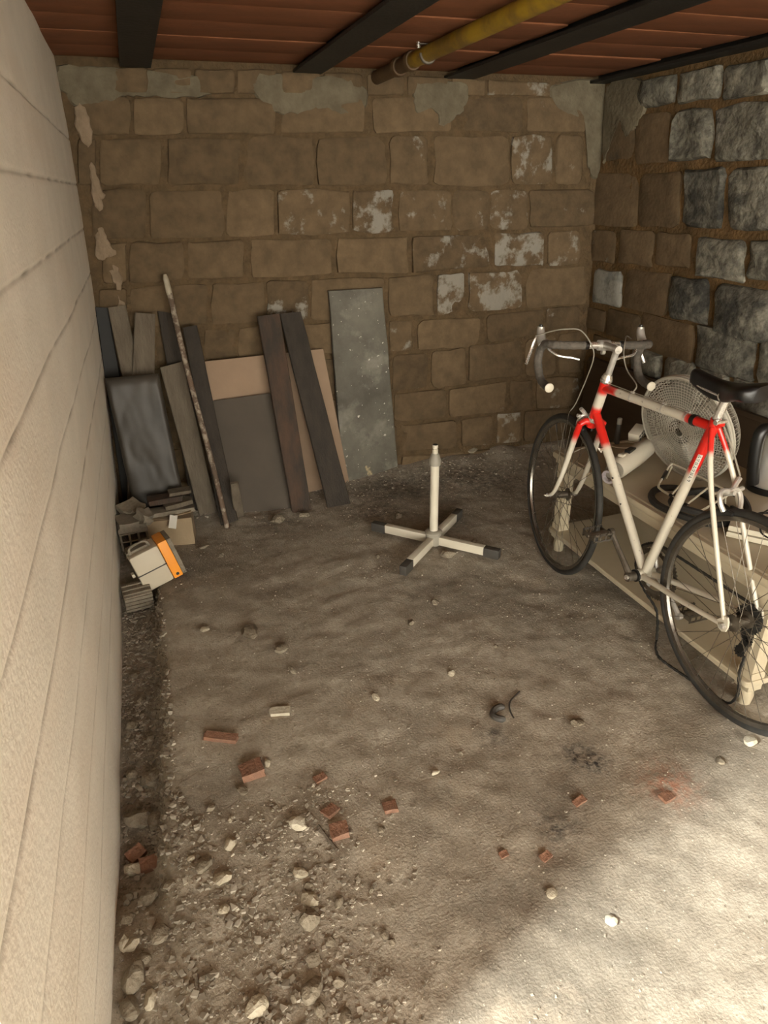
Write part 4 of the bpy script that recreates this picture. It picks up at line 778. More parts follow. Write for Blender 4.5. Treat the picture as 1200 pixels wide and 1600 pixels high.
MB().lathe([(.010, 0), (.013, .003), (.011, .07), (.010, .09)], None, 14).build('body', M['capgrey'], t); MB().lathe([(.0105, .09), (.0105, .115), (.008, .118)], None, 14).build('cap', M['fangrey'], t)
# brown panel behind the table, along the right wall
Rz = Matrix.Rotation(.10, 3, 'Y')
t = thing('brown_panel', 'large dark brown panel leaning on the right wall behind the table', 'panel', (2.352, 2.55, 0.0))
mb = MB(); mb.box(Rz @ Vector((0, 0, .295)), (.022, 1.50, .60), Rz); mb.build('sheet', M['brownpanel'], t, bevel=.003)
mb = MB(); mb.box(Rz @ Vector((-.003, 0, .588)), (.03, 1.51, .022), Rz); mb.build('top_edge', M['brownpanel'], t, bevel=.003)

# ------------------------------------------------------------------ bicycle (local: x right, y forward, z up)
bike = thing('bicycle', 'white racing bicycle with red painted joints leaning by the coffee table', 'bicycle', (1.504, 1.203, 0.0), (0, math.radians(.37), 0))
RW = .336
BB = Vector((0, .413, RW-.07)); SC = Vector((0, .249, .864)); RH = Vector((0, 0, RW))
hta = math.radians(73.5); sax = Vector((0, -math.cos(hta), math.sin(hta))); base = Vector((0, .926, .323)); fperp = Vector((0, math.sin(hta), math.cos(hta)))
hp = lambda s_: base+sax*s_
def lin(a, b, n): return [Vector(a).lerp(Vector(b), i/(n-1)) for i in range(n)]
def fade(n, *segs):
    out = []
    for i in range(n):
        s_ = i/(n-1); v = 0
        for (lo_, hi_, f) in segs:     # red from lo to hi with fade width f
            v = max(v, smoothstep(lo_-f, lo_, s_)*(1-smoothstep(hi_, hi_+f, s_)))
        out.append(v)
    return out
frame = MB().tube([BB+Vector((-.034, 0, 0)), BB+Vector((.034, 0, 0))], .020, 16).build('frame', M['bikepaint'], bike)
def ftube(name, a, b, r, segs, n=28, nn=14, flat=None):
    return MB().tube(lin(a, b, n), r if not hasattr(r, '__len__') else list(np.linspace(r[0], r[1], n)), nn, att=fade(n, *segs)).build(name, M['bikepaint'], frame)
HTt, HTb = hp(.56), hp(.41)
ftube('head_tube', HTt, HTb, .0185, [(0, .22, .14), (.74, 1.2, .12)])
tt0, tt1 = hp(.537), SC+Vector((0, .004, -.012))
ftube('top_tube', tt0, tt1, .0148, [(-.1, .145, .02), (.83, 1.2, .06)], 60)
ftube('down_tube', hp(.435), BB, .0162, [(-.1, .20, .05)], 60)
ftube('seat_tube', SC+Vector((0, -.004, .012)), BB, .0162, [(-.1, .27, .05)], 60)
for s_ in (-1, 1):
    n = 40
    pts = [SC+Vector((s_*.012, -.006, -.012))]+[Vector((s_*x_, 0, 0))+SC.lerp(RH, f) for f, x_ in ((.15, .03), (.3, .043), (.55, .052), (.8, .058), (.97, .062))]
    P_ = catmull(pts, 8); m_ = len(P_)
    MB().tube(P_, list(np.linspace(.0085, .0068, m_)), 10, att=fade(m_, (-.1, .17, .05))).build('seat_stay', M['bikepaint'], frame)
    pts = [BB+Vector((s_*.022, -.01, 0))]+[Vector((s_*x_, 0, 0))+BB.lerp(RH, f) for f, x_ in ((.2, .03), (.45, .045), (.7, .055), (.96, .062))]
    P_ = catmull(pts, 6); m_ = len(P_)
    MB().tube(P_, list(np.linspace(.0115, .0075, m_)), 10).build('chain_stay', M['bikepaint'], frame)
    # dropout plate
    mb = MB(); px = s_*.063
    out = [(.03, .0), (.018, .014), (.006, .03), (-.006, .03), (-.012, .018), (-.014, 0), (-.010, -.016), (.002, -.022), (.016, -.018)]
    mb.hexa([(px-.003, 0, 0)]*4, [(px-.003, 0, 0)]*4) if 0 else None
    V = [(px+dx, y, RW+z) for dx in (-.003, .003) for y, z in out]; k = len(out)
    mb.add(V, [tuple(range(k-1, -1, -1)), tuple(range(k, 2*k))]+[(i, (i+1) % k, k+(i+1) % k, k+i) for i in range(k)])
    mb.build('dropout', M['bikepaint'], frame, smooth=False)
    mb = MB(); mb.cyl((px-.004*s_, 0, RW), (px+.014*s_, 0, RW), .0085, n=6); mb.build('axle_nut', M['alloy'], frame, smooth=False)
# lugs and fittings
mb = MB(); mb.tube(lin(hp(.395), hp(.412), 3), [.019, .021, .019], 16); mb.build('lower_headset', M['chrome'], bike)
mb = MB(); mb.tube([hp(.56), hp(.566), hp(.570), hp(.576), hp(.582), hp(.592)], [.019, .0215, .016, .0205, .0175, .015], 18); mb.build('upper_headset', M['chrome'], bike)
td = (tt1-tt0).normalized()
mb = MB(); mb.tube([tt0.lerp(tt1, .845), tt0.lerp(tt1, .875)], .0175, 16); bnd = mb.build('black_band', M['black'], frame)
for f in (.30, .60, .80):
    mb = MB(); p = tt0.lerp(tt1, f)+Vector((0, 0, .0165)); mb.tube([p+td*.008+Vector((0, 0, .002)), p-td*.008+Vector((0, 0, .002))], .004, 6); mb.tube([tt0.lerp(tt1, f)-td*.003, tt0.lerp(tt1, f)+td*.003], .0157, 12); mb.build('cable_clip', M['alloy'], frame)
mb = MB(); mb.tube(catmull([tt0.lerp(tt1, .05)+Vector((0, 0, .02))]+[tt0.lerp(tt1, f)+Vector((0, 0, .019)) for f in (.3, .6, .8)], 4), .0016, 5); mb.build('top_cable', M['cablegrey'], frame)
mb = MB(); mb.cyl(SC+Vector((-.018, -.022, .010)), SC+Vector((.018, -.022, .010)), .0065, n=10); mb.cyl(SC+Vector((-.021, -.022, .010)), SC+Vector((-.018, -.022, .010)), .008, n=8); mb.build('seat_bolt', M['chrome'], frame)
mb = MB(); mb.tube([SC+Vector((0, -.012, -.002)), SC+Vector((0, -.026, .008))], .011, 10, att=[1, 1]); mb.build('seat_lug', M['bikepaint'], frame)
# decal strip on the seat tube: small dark blocks on pale ground
sd = (BB-SC).normalized()
mb = MB(); V = []; rr = .0168
def onst(f, ang, r_=rr):
    c_ = SC.lerp(BB, f); lat = Vector((-1, 0, 0)); back = sd.cross(lat).normalized()
    if back.y > 0: back = -back
    return c_+lat*math.cos(ang)*r_+back*math.sin(ang)*r_
for i in range(16):
    f0 = .165+.0108*i; f1 = f0+.0108
    for j in range(4):
        a_ = .42+j*.2; mb.add([onst(f0, a_), onst(f0, a_+.2), onst(f1, a_+.2), onst(f1, a_)], [(0, 1, 2, 3)])
dc = mb.build('decal', M['paper'], frame, smooth=False)
mb = MB()
for i in range(8):
    f0 = .170+.0208*i
    for j, k in (((0, 0), (1, 1), (2, 0)), ((0, 1), (1, 0), (2, 1)), ((0, 0), (0, 1), (2, 0), (2, 1)))[i % 3]:
        fa = f0+j*.0042; a_ = .52+k*.28
        mb.add([onst(fa, a_, rr+.0004), onst(fa, a_+.24, rr+.0004), onst(fa+.0036, a_+.24, rr+.0004), onst(fa+.0036, a_, rr+.0004)], [(0, 1, 2, 3)])
mb.build('decal_mark', M['decal'], frame, smooth=False)
for f in (.42, .58):
    p = hp(.435).lerp(BB, f); mb = MB(); mb.cyl(p+Vector((-.0165, -.004, .002)), p+Vector((-.0145, -.004, .002)), .0035, n=8); mb.build('bottle_boss', M['black'], frame)
mb = MB(); p = hp(.435).lerp(BB, .24); mb.cyl(p+Vector((-.03, 0, 0)), p+Vector((-.012, 0, 0)), .0055, n=8); mb.cyl(p+Vector((-.036, .004, .008)), p+Vector((-.024, -.002, -.008)), .003, n=6); mb.build('shift_boss', M['chrome'], frame)
# seat post and saddle
sdu = -sd
mb = MB(); mb.tube([SC, SC+sdu*.088], .0128, 16); mb.build('seat_post', M['chrome'], bike)
cl_ = SC+sdu*.09
mb = MB(); mb.cyl(cl_+Vector((-.024, 0, 0)), cl_+Vector((.024, 0, 0)), .012, n=12)
for s_ in (-1, 1): mb.tube(catmull([cl_+Vector((s_*.012, .13, .012)), cl_+Vector((s_*.02, .06, .004)), cl_+Vector((s_*.022, -.03, .002)), cl_+Vector((s_*.035, -.10, .02))], 5), .0035, 6)
mb.build('saddle_rail', M['chrome'], bike)
V = []; F = []; nl, nr = 26, 20
for i in range(nl+1):
    s_ = i/nl; y = cl_.y+.145-.275*s_
    wd = .019+.052*smoothstep(.42, .92, s_)+.004*s_
    wd *= (1-(1-min(1, s_/.06))**2*.75) if s_ < .06 else 1
    if s_ > .93: wd *= 1-.35*((s_-.93)/.07)**2
    top = cl_.z+.052-.012*math.sin(PI*min(1, s_*1.15))+.012*smoothstep(.6, 1, s_) - (.012*(1-s_/.06)**2 if s_ < .06 else 0)
    dp = .030+.026*math.sin(PI*min(1, max(0, (s_-.02)/.75)))+.01*smoothstep(.5, .9, s_)
    for k in range(nr):
        a = 2*PI*k/nr; ca, sa = math.cos(a), math.sin(a)
        x = wd*(abs(ca)**.8)*(1 if ca >= 0 else -1)
        z = top-.011*(ca**2)*1.6 if sa >= 0 else top-.018-dp*abs(sa)**.6*(.55+.45*abs(ca)) 
        if sa >= 0: z = top-.018*(1-sa)
        V.append((x, y, z))
for i in range(nl):
    for k in range(nr): F.append((i*nr+k, i*nr+(k+1) % nr, (i+1)*nr+(k+1) % nr, (i+1)*nr+k))
F += [tuple(range(nr-1, -1, -1)), tuple(nl*nr+k for k in range(nr))]
mb = MB(); mb.add(V, F); mb.build('saddle', M['blackleather'], bike, angle=60)

# wheels: axis along x, centred on the hub
def wheel(name, rear):
    rim = MB().lathe([(.314, -.0095), (.309, -.0105), (.300, -.0085), (.2965, 0), (.300, .0085), (.309, .0105), (.314, .0095), (.311, 0)], Matrix.Rotation(PI/2, 4, 'Y'), 72, closed_prof=True).build(name, M['rimsteel'], bike)
    pr = [(.3235+.0125*math.cos(a), .0120*math.sin(a)) for a in np.linspace(0, 2*PI, 13)[:-1]]
    MB().lathe(pr, Matrix.Rotation(PI/2, 4, 'Y'), 80, closed_prof=True).build('tyre', M['rubber'], rim)
    fl0 = .031 if not rear else .033; fl1 = .031 if not rear else .022
    MB().lathe([(.006, -.058), (.006, -.04), (.014, -fl0-.003), (.026, -fl0-.001), (.026, -fl0+.002), (.015, -fl0+.006), (.0135, 0), (.015, fl1-.006), (.026, fl1-.002), (.026, fl1+.001), (.014, fl1+.003), (.006, .04), (.006, .058)], Matrix.Rotation(PI/2, 4, 'Y'), 20).build('hub', M['dullsteel'], rim)
    arche = []
    for side in (-1, 1):
        for dr in (-1, 1):
            a0 = 0.0; ah = dr*1.05
            x = side*(fl0 if side < 0 else fl1)
            p = Vector((x, .024*math.cos(ah), .024*math.sin(ah))); q = Vector((side*.002, .301, 0))
            arche.append(MB().cyl(p, q, .0011, n=5))
    for ai, mb in enumerate(arche):
        first = None
        for k in range(9):
            if first is None: o = mb.build('spoke', M['dullsteel'], rim); first = o
            else: o = first.copy(); C.objects.link(o); o.parent = rim
            o.rotation_euler = (2*PI*(k/9+ai/36), 0, 0)
    MB().cyl((0, .303, 0), (0, .262, 0), .0028, .002, 6).build('valve', M['black'], rim).rotation_euler = (-2.5 if rear else 1.1, 0, 0)
    return rim
rw = wheel('rear_wheel', True); rw.location = RH
SM = Matrix.Translation(base) @ Matrix.Rotation(-math.radians(8.7), 4, sax) @ Matrix.Translation(-base)     # steering turn
fh = Vector((0, .968, .336))
fw = wheel('front_wheel', False); fw.matrix_basis = SM @ Matrix.Translation(fh)
def steer(o): o.matrix_basis = SM; return o
# fork
crown = hp(.388)
fk = steer(MB().tube([crown+Vector((-.048, 0, -.006)), crown+Vector((-.03, 0, .006)), crown, crown+Vector((.03, 0, .006)), crown+Vector((.048, 0, -.006))], [.012, .0135, .016, .0135, .012], 12, att=[1]*5).build('fork', M['bikepaint'], bike))
for s_ in (-1, 1):
    pts = [crown+Vector((s_*.046, 0, 0)), hp(.30)+Vector((s_*.049, .000, 0)), hp(.18)+Vector((s_*.050, .001, 0)), hp(.09)+Vector((s_*.051, .008, 0)), hp(.035)+Vector((s_*.052, .024, 0)), fh+Vector((s_*.053, -.004, .006))]
    P_ = catmull(pts, 8); m_ = len(P_)
    MB().tube(P_, list(np.linspace(.0125, .0068, m_)), 12, att=fade(m_, (-.1, .13, .08))).build('blade', M['bikepaint'], fk)
    mb = MB(); mb.cyl(fh+Vector((s_*.05, 0, 0)), fh+Vector((s_*.068, 0, 0)), .0085, n=6); mb.cyl(fh+Vector((s_*.066, 0, 0)), fh+Vector((s_*.076, 0, 0)), .004, n=8); mb.build('axle_nut', M['chrome'], fk, smooth=False)
mb = MB(); mb.tube([hp(.372), hp(.395)], .018, 14, att=[1, 1]); mb.build('crown_race', M['bikepaint'], fk)
# brake calipers
def caliper(name, at, fwdv, upv_, st):
    lt = Vector((1, 0, 0)); mb = MB()
    for s_ in (-1, 1):
        pts = [at+upv_*.004-lt*s_*.006, at+upv_*.012+lt*s_*.018, at+upv_*.004+lt*s_*.034, at-upv_*.022+lt*s_*.037, at-upv_*.046+lt*s_*.030]
        mb.tube(catmull(pts, 5), [.0078]*21, 8)
    ar = [at-lt*.004, at+upv_*.020-lt*.022, at+upv_*.040-lt*.044]
    mb.tube(catmull(ar, 4), .0075, 8)
    ar = [at+lt*.004, at+upv_*.006-lt*.030, at+upv_*.010-lt*.050]
    mb.tube(catmull(ar, 4), .007, 8)
    mb.cyl(at-fwdv*.02, at+fwdv*.018, .006, n=8)
    o = mb.build(name, M['alloy'], bike)
    for s_ in (-1, 1):
        m2 = MB(); m2.box(at-upv_*.050+lt*s_*.018, (.010, .045, .011)); m2.build('brake_pad', M['black'], o, bevel=.002)
    if st: steer(o)
    return o
caliper('front_caliper', crown+fperp*.030+Vector((0, 0, .002)), fperp, sax, True)
stay_dir = (SC-RH).normalized(); ca_ = RH+stay_dir*.385+Vector((0, -.022, .0))
o = caliper('rear_caliper', ca_, Vector((0, -stay_dir.z, stay_dir.y)), stay_dir, False)
# rear caliper arms point right: mirror
o.scale = (-1, 1, 1)
mb = MB(); br = SC.lerp(RH, .345); mb.tube([br+Vector((-.044, 0, 0)), br+Vector((.044, 0, 0))], .0045, 8); mb.build('stay_bridge', M['bikepaint'], frame)
# stem and bar
ST = hp(.688); BC = ST+Vector((0, .095, -.004)) 
mb = MB(); mb.tube([hp(.585), hp(.66), ST+Vector((0, -.002, .0))], [.0112, .0112, .0125], 16); mb.tube([ST+Vector((0, -.012, 0)), ST+Vector((0, .03, 0)), BC], [.0135, .0125, .0145], 14)
mb.cyl(BC+Vector((-.021, 0, 0)), BC+Vector((.021, 0, 0)), .0185, n=18); mb.cyl(BC+Vector((-.006, -.004, -.024)), BC+Vector((.006, -.004, -.024)), .008, n=10); mb.cyl(ST+Vector((0, 0, .006)), ST+Vector((0, -.003, .016)), .008, n=10)
steer(mb.build('stem', M['alloy'], bike))
bar = steer(MB().tube([BC+Vector((-.075, 0, 0)), BC+Vector((.075, 0, 0))], .0128, 16).build('handlebar', M['chrome'], bike))
mb = MB()
mb.cyl(BC+Vector((-.074, 0, 0)), BC+Vector((-.060, 0, 0)), .0152, n=14); mb.cyl(BC+Vector((.060, 0, 0)), BC+Vector((.074, 0, 0)), .0152, n=14); mb.build('tape_end', M['black'], bar)
for s_ in (-1, 1):
    q = lambda x, y, z: BC+Vector((s_*x, y, z))
    path = catmull([q(.07, 0, 0), q(.13, 0, 0), q(.172, .004, 0), q(.193, .028, -.002), q(.198, .06, -.008), q(.199, .086, -.03), q(.2, .095, -.065), q(.2, .083, -.10), q(.2, .055, -.130), q(.2, .015, -.142), q(.2, -.03, -.144)], 6)
    rr_ = [.0148+.0009*math.sin(i*1.9) for i in range(len(path))]
    MB().tube(path, rr_, 12).build('tape_wrap', M['tape'], bar)
    e = path[-1]; MB().lathe([(0, .006), (.010, .006), (.0165, .003), (.017, 0), (.014, -.004)], Matrix.Translation(e) @ Matrix.Rotation(PI/2, 4, 'X'), 18, caps=False).build('end_plug', M['fanwhite'], bar)
    # lever hood and levers
    hb = MB(); hb.tube(catmull([q(.199, .070, -.012), q(.199, .092, .008), q(.199, .106, .032), q(.199, .108, .046)], 5), list(np.linspace(.018, .0125, 16)), 10); hd = hb.build('brake_hood', M['alloy'], bar)
    MB().lathe([(0, .006), (.006, .006), (.0075, 0), (.006, -.004)], Matrix.Translation(q(.199, .109, .048)), 10, caps=False).build('hood_cap', M['black'], hd)
    lv = MB(); lv.tube(catmull([q(.199, .108, .022), q(.207, .122, .0), q(.220, .122, -.04), q(.234, .112, -.075), q(.240, .106, -.088)], 5), [.0085]*8+[.0075]*13, 8, flat=.75); lv.build('brake_lever', M['chrome'], bar)
    lv = MB(); lv.tube(catmull([q(.190, .100, .006), q(.176, .075, -.025), q(.150, .045, -.044), q(.10, .030, -.05), q(.072, .026, -.056)], 5), .0052, 8, flat=.8); lv.build('safety_lever', M['chrome'], bar)
# cables
def cable(name, pts, r=.0022, mt='cablegrey'): return MB().tube(catmull(pts, 8), r, 6).build(name, M[mt], bike)
cable('front_brake_cable', [(-.194, .945, 1.004), (-.165, .89, 1.028), (-.134, .855, 1.039), (-.084, .832, 1.035), (-.054, .801, .987), (-.044, .795, .943), (-.034, .833, .864), (-.028, .888, .755), (-.040, .90, .722)])
cable('front_brake_wire', [(-.040, .90, .722), (-.046, .902, .70), (-.05, .905, .60)], .0011, 'dullsteel')
cable('rear_brake_cable', [(.19, .90, .975), (.12, .84, 1.0), (.06, .77, 1.0), (.035, .735, .96), (.03, .70, .915), (.012, .62, .885), tuple(tt0.lerp(tt1, .3)+Vector((0, 0, .019)))])
cable('rear_caliper_cable', [tuple(SC+Vector((.012, -.02, .0))), tuple(SC.lerp(ca_+stay_dir*.045+Vector((.045, 0, 0)), .5)+Vector((.01, -.01, 0))), tuple(ca_+stay_dir*.045+Vector((.046, 0, 0)))], .0028)
# cranks, chainrings, chain
cdir = Vector((0, .115, .121)).normalized()
mb = MB(); mb.cyl(BB+Vector((-.042, 0, 0)), BB+Vector((-.034, 0, 0)), .022, n=18); mb.cyl(BB+Vector((-.05, 0, 0)), BB+Vector((-.04, 0, 0)), .015, n=14); mb.build('bottom_bracket_cup', M['black'], bike)
def crank(s_, d_):
    x0 = s_*.060; x1 = s_*.074
    mb = MB(); P_ = lin(BB+Vector((x0, 0, 0)), BB+Vector((x1, 0, 0))+d_*.168, 8)
    mb.tube(P_, [.0125, .0115, .0105, .0098, .0092, .009, .0092, .0095], 8)
    mb.cyl(BB+Vector((s_*.044, 0, 0)), BB+Vector((s_*.074, 0, 0)), .0165, n=16); mb.cyl(P_[-1]-Vector((s_*.008, 0, 0)), P_[-1]+Vector((s_*.008, 0, 0)), .0125, n=12)
    cr_ = mb.build('crank_arm', M['dullsteel'] if s_ < 0 else M['alloy'], bike)
    MB().cyl(BB+Vector((s_*.073, 0, 0)), BB+Vector((s_*.078, 0, 0)), .0095, n=12).build('dust_cap', M['chrome'], cr_)
    e = P_[-1]; tl = Matrix.Rotation(.05, 3, 'X')
    mb = MB(); mb.cyl(e, e+Vector((s_*.10, 0, 0)), .0065, n=8)
    mb.cyl(e+Vector((s_*.02, 0, 0)), e+Vector((s_*.09, 0, 0)), .011, n=10)
    for yy in (-1, 1):
        for zz in (-.011, .011): mb.box(e+Vector((s_*.056, yy*.032, zz)), (.078, .003, .006))
        for xx in (.02, .045, .068, .092): mb.box(e+Vector((s_*xx, yy*.032, 0)), (.006, .003, .026))
    for xx in (.02, .092): mb.box(e+Vector((s_*xx, 0, 0)), (.004, .064, .016))
    for k in range(7): mb.box(e+Vector((s_*(.025+.0105*k), .032, .0155)), (.005, .003, .005)); mb.box(e+Vector((s_*(.025+.0105*k), -.032, .0155)), (.005, .003, .005))
    mb.build('pedal', M['dullsteel'], cr_, smooth=False)
crank(-1, cdir); crank(1, -cdir)
def gear(name, r, teeth, x, thick, hole, mt, cen, parent, th=.004):
    V = []; F = []; n = teeth*4
    for xx in (-thick/2, thick/2):
        for i in range(n):
            a = 2*PI*i/n; rr2 = r if i % 4 in (0, 1) else r-th
            V.append((x+xx, cen.y+rr2*math.cos(a), cen.z+rr2*math.sin(a)))
        for i in range(n):
            a = 2*PI*i/n; V.append((x+xx, cen.y+hole*math.cos(a), cen.z+hole*math.sin(a)))
    for i in range(n):
        j = (i+1) % n
        F += [(i, j, n+j, n+i), (2*n+j, 2*n+i, 3*n+i, 3*n+j), (j, i, 2*n+i, 2*n+j), (n+i, n+j, 3*n+j, 3*n+i)]
    mb = MB(); mb.add(V, F); return mb.build(name, M[mt], parent, smooth=False)
cr1 = gear('chainring', .106, 52, .046, .003, .088, 'dullsteel', BB, bike); gear('inner_chainring', .086, 42, .038, .003, .070, 'dullsteel', BB, cr1)
mb = MB()
for k in range(5):
    a = 2*PI*k/5; dv = Vector((0, math.cos(a), math.sin(a))); mb.tube([BB+Vector((.050, 0, 0))+dv*.01, BB+Vector((.045, 0, 0))+dv*.092], [.011, .007], 8)
mb.build('spider', M['alloy'], cr1)
cs = None
for k, (r, x) in enumerate([(.048, .028), (.044, .0325), (.040, .037), (.036, .0415), (.032, .046), (.028, .0505)]):
    o = gear('cassette' if cs is None else 'sprocket', r, 26-2*k, x, .0022, .016, 'rubber', RH, bike if cs is None else cs)
    if cs is None: cs = o
# rear derailleur
mb = MB(); d0 = RH+Vector((.058, .008, -.03)); d1 = RH+Vector((.058, .03, -.075)); d2 = RH+Vector((.052, .005, -.085)); d3 = RH+Vector((.052, .02, -.135))
mb.tube([RH+Vector((.062, -.002, -.01)), d0, d1], [.010, .012, .011], 8); mb.tube([d1, d2], .010, 8); mb.hexa([d2+Vector((-.008, -.012, 0)), d2+Vector((.008, -.012, 0)), d2+Vector((.008, .012, 0)), d2+Vector((-.008, .012, 0))], [d3+Vector((-.008, -.012, 0)), d3+Vector((.008, -.012, 0)), d3+Vector((.008, .012, 0)), d3+Vector((-.008, .012, 0))])
dr = mb.build('rear_derailleur', M['black'], bike, bevel=.0)
gear('jockey_wheel', .019, 11, .050, .006, .006, 'black', d2, dr); gear('jockey_wheel', .019, 11, .050, .006, .006, 'black', d3, dr)
# slack chain drooping to the floor
gz = lambda x, y: ground(x, y)
cpath = [(.046, BB.y+.02, BB.z+.104), (.046, BB.y+.085, BB.z+.06), (.046, BB.y+.105, BB.z), (.046, BB.y+.085, BB.z-.06), (.046, BB.y+.03, BB.z-.102), (.06, .385, .11)]
wx = lambda X, Y, z: (X-1.504, Y-1.203, z)
cpath += [wx(1.565, 1.565, .012+gz(1.565, 1.565)), wx(1.545, 1.545, .008+gz(1.54, 1.54)), wx(1.522, 1.515, .007+gz(1.52, 1.515)), wx(1.505, 1.47, .007+gz(1.505, 1.47)), wx(1.512, 1.38, .007+gz(1.51, 1.38)), wx(1.53, 1.30, .007+gz(1.53, 1.30)), wx(1.54, 1.235, .007+gz(1.54, 1.235)), wx(1.545, 1.20, .02+gz(1.54, 1.2)), wx(1.548, 1.185, .07), (.049, .0, .13), tuple(d3+Vector((0, -.02, -.004)))]
path = catmull(cpath, 1)
path = catmull(cpath, 14)
# resample into links
seg = [0]
for a, b in zip(path, path[1:]): seg.append(seg[-1]+(b-a).length)
total = seg[-1]; nlink = int(total/.0127); mb = MB()
def at_len(L_):
    i = int(np.searchsorted(seg, L_)); i = min(max(i, 1), len(seg)-1)
    f = (L_-seg[i-1])/max(1e-9, seg[i]-seg[i-1]); return path[i-1].lerp(path[i], f)
for k in range(nlink):
    a, b = at_len(k*.0127), at_len((k+1)*.0127)
    wdt = .0042 if k % 2 else .0032
    mid = (a+b)/2; dv = (b-a).normalized(); sd_ = Vector((1, 0, 0)); sd_ = (sd_-dv*sd_.dot(dv)).normalized(); nn_ = dv.cross(sd_)
    Rm = Matrix((sd_, dv, nn_)).transposed()
    mb.box(mid, (wdt*1.6, .0150, .0075 if k % 2 else .0062), Rm)
mb.build('chain', M['rubber'], bike, smooth=False)
# upper run of chain on the sprockets
mb = MB(); a, b = Vector((.046, BB.y+.02, BB.z+.104)), Vector((.040, 0.005, RW+.041)); nL = int((b-a).length/.0127)
for k in range(nL):
    p, q = a.lerp(b, k/nL), a.lerp(b, (k+1)/nL); dv = (q-p).normalized(); sd_ = Vector((1, 0, 0)); sd_ = (sd_-dv*sd_.dot(dv)).normalized(); nn_ = dv.cross(sd_)
    mb.box((p+q)/2, ((.0042 if k % 2 else .0032)*1.6, .0150, .0072), Matrix((sd_, dv, nn_)).transposed())
mb.build('chain_upper_run', M['rubber'], bike, smooth=False)

# ------------------------------------------------------------------ loose stones and brick bits
def rock_mb(size, seed, flat=.6, sub=2, ang=.22):
    bm = bmesh.new(); bmesh.ops.create_icosphere(bm, subdivisions=sub, radius=.5); r = random.Random(seed)
    st = Vector((1, r.uniform(.62, .9), flat*r.uniform(.8, 1.15))); pl = [(Vector((r.uniform(-1, 1), r.uniform(-1, 1), r.uniform(-1, 1))).normalized(), r.uniform(.30, .44)) for _ in range(7)]
    for v in bm.verts:
        p = v.co.copy()
        for n__, d__ in pl:
            e = p.dot(n__)-d__
            if e > 0: p -= n__*e*.9
        p *= 1+ang*noise.noise(p*3+Vector((seed, 0, 0)))
        v.co = Vector((p.x*st.x, p.y*st.y, p.z*st.z))*size*1.12
    mb = MB(); bm.verts.index_update(); mb.add([v.co[:] for v in bm.verts], [[v.index for v in f.verts] for f in bm.faces]); bm.free(); return mb
brick_lbl = ['orange brick fragment at the head of the scattered bits, beside a pale pebble', 'square orange brick bit right of the white rock', 'small square orange brick bit standing apart right of the stick', 'red brick chunk in the rubble by the concrete wall', 'smaller red brick chunk in the rubble touching the concrete wall', 'long flat dull brick sliver lying on the dirt', 'dull brown brick bit above the square orange one', 'pinkish brick crumb in the middle of the floor', 'smaller pinkish brick crumb left of another crumb', 'bright orange brick bit at the edge of the light', 'pale pink brick bit beside the dark stains', 'dark brick bit touching the orange brick fragment', 'dull brown brick crumb alone on the dirt']
bs = [(1, .9, .6), (1, .95, .5), (1, .9, .5), (1, .8, .6), (1, .9, .7), (1, .28, .2), (1, .8, .35), (1, .7, .5), (1, .7, .5), (1, .7, .35), (1, .5, .3), (1, .4, .4), (1, .7, .35)]
wl_ = ['white chipped tile piece with one pointed end on the dirt', 'largest white rock, irregular, left of the orange brick bits', 'small white lump in the bright light at lower right', 'white flat bit under the rear tyre', 'pale pebble in the middle of the dirt floor']
bi = wi = 0
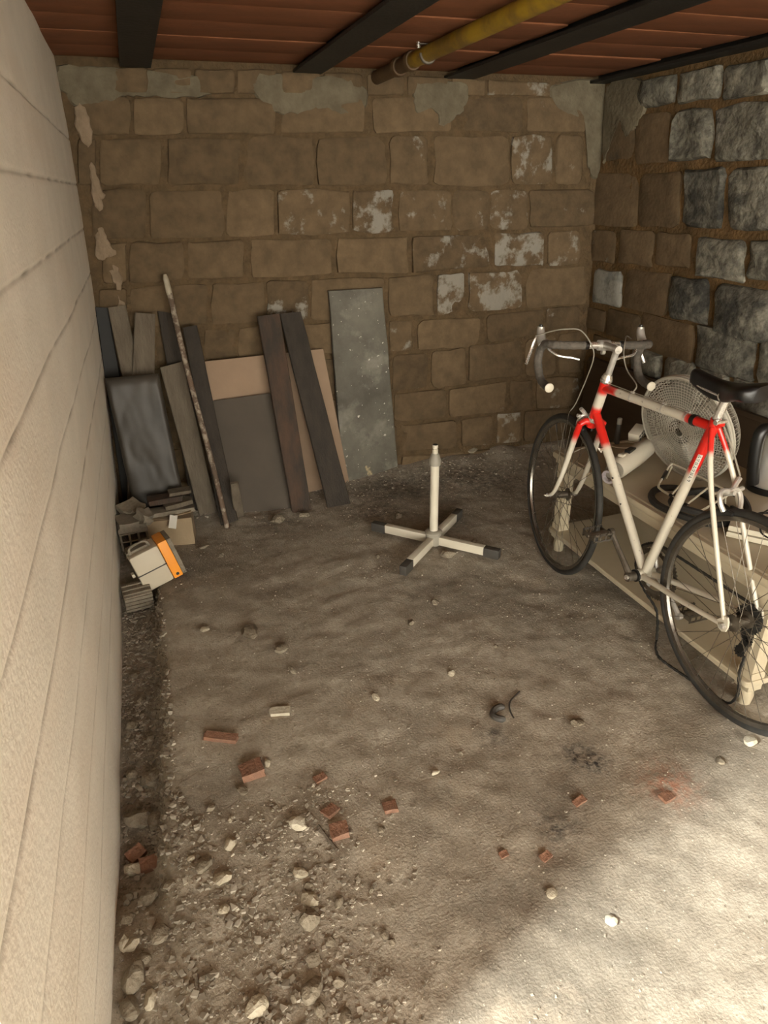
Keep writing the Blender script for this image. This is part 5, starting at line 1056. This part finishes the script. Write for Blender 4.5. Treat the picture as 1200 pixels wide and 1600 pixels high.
for i, (k, x, y, sz, lb_) in enumerate(ROCKS):
    if x < left_x(0)+sz*.5+.004: x = left_x(0)+sz*.5+.008
    if k == 'brick':
        s3 = bs[bi]; mb = jbox((sz*s3[0], sz*s3[1], max(.008, sz*s3[2]*.7)), 50+i, .05, 1)
        o = mb.build('brick_fragment', M['brick'] if bi not in (5, 6, 11, 12) else M['redwood'] if bi == 11 else M['brick'], angle=30); h = max(.008, sz*s3[2]*.7)
        o.location = (x, y, ground(x, y)+h*.36); o.rotation_euler = (random.uniform(-.1, .1), random.uniform(-.1, .1), (0.1, -.05, -.1, .1, .6, -.45, .5, .3, .1, .2, .2, .1, .3)[bi])
        tag(o, brick_lbl[bi], 'brick fragment', 'brick fragments on the floor'); bi += 1
    elif k == 'white':
        if wi == 0:
            mb = MB(); h = .012; o2 = [(-.5, -.05), (-.42, -.25), (.5, -.25), (.5, .25), (-.42, .25), (-.5, .12)]
            V = [(px*sz, py*sz, zz) for zz in (0, h) for px, py in o2]; mb.add(V, [(5, 4, 3, 2, 1, 0), (6, 7, 8, 9, 10, 11)]+[(a, (a+1) % 6, 6+(a+1) % 6, 6+a) for a in range(6)])
            o = mb.build('tile_fragment', M['rockwhite'], smooth=False); o.location = (x, y, ground(x, y)-.001); o.rotation_euler = (0, 0, -.25)
            tag(o, wl_[wi], 'tile fragment')
        else:
            o = rock_mb(sz*.85, 100+i, .45).build('white_rock' if wi == 1 else 'pebble', M['rockwhite'], angle=25); o.location = (x, y, ground(x, y)+sz*.18); o.rotation_euler = (0, 0, -.9 if wi == 1 else .3)
            tag(o, wl_[wi], 'rock')
        wi += 1
    else:
        big = sz > .06
        mt = M['rockpale'] if ('pale' in lb_ or ' tan ' in lb_ or (not lb_ and (i*7) % 6 == 0)) else M['rock']
        o = rock_mb(sz*.88, 100+i, .5, 2 if sz > .025 else 1).build('loose_stone', mt, angle=25)
        o.location = (x, y, ground(x, y)+sz*.14); o.rotation_euler = (random.uniform(-.2, .2), random.uniform(-.2, .2), random.uniform(0, 6.28))
        if lb_: tag(o, lb_, 'stone', 'loose stones on the floor')
        elif x < -.10 and y < 2.4: tag(o, 'loose stone in the rubble trench along the concrete wall', 'stone', 'stones in the trench by the concrete wall')
        elif y > 2.6: tag(o, 'loose stone on the floor near the back wall', 'stone', 'stones near the back wall')
        elif y < 1.25 and x < .40: tag(o, 'loose stone in the rubble at the lower left of the floor', 'stone', 'stones in the rubble patch')
        else: tag(o, 'single small stone lying on the packed dirt of the floor', 'stone', 'stones strewn on the packed dirt')
# curved rubber piece and a twig
cp = [(.862+.030*math.cos(a), 1.420+.026*math.sin(a)) for a in np.linspace(.9, 4.6, 14)]
tag(MB().tube([(x, y, ground(x, y)+.008) for x, y in cp], [.006]+[.0105]*12+[.006], 8).build('rubber_scrap', M['capgrey'], None), 'curved black rubber scrap lying on the dirt floor', 'rubber scrap')
tw = catmull([(.965, 1.493, 0), (.915, 1.462, 0), (.893, 1.43, 0), (.889, 1.394, 0)], 5)
tag(MB().tube([(p.x, p.y, ground(p.x, p.y)+.003+.004*math.sin(i*.3)) for i, p in enumerate(tw)], .0028, 5).build('twig', M['darkwood'], None), 'thin dark curved twig beside the rubber scrap', 'twig')
st_ = [(.215, 1.21), (.23, 1.165), (.245, 1.125)]
tag(MB().tube([(x, y, ground(x, y)+.004) for x, y in st_], .004, 6).build('stick', M['oldwood'], None), 'short grey stick between the white rock and orange brick bit', 'stick')
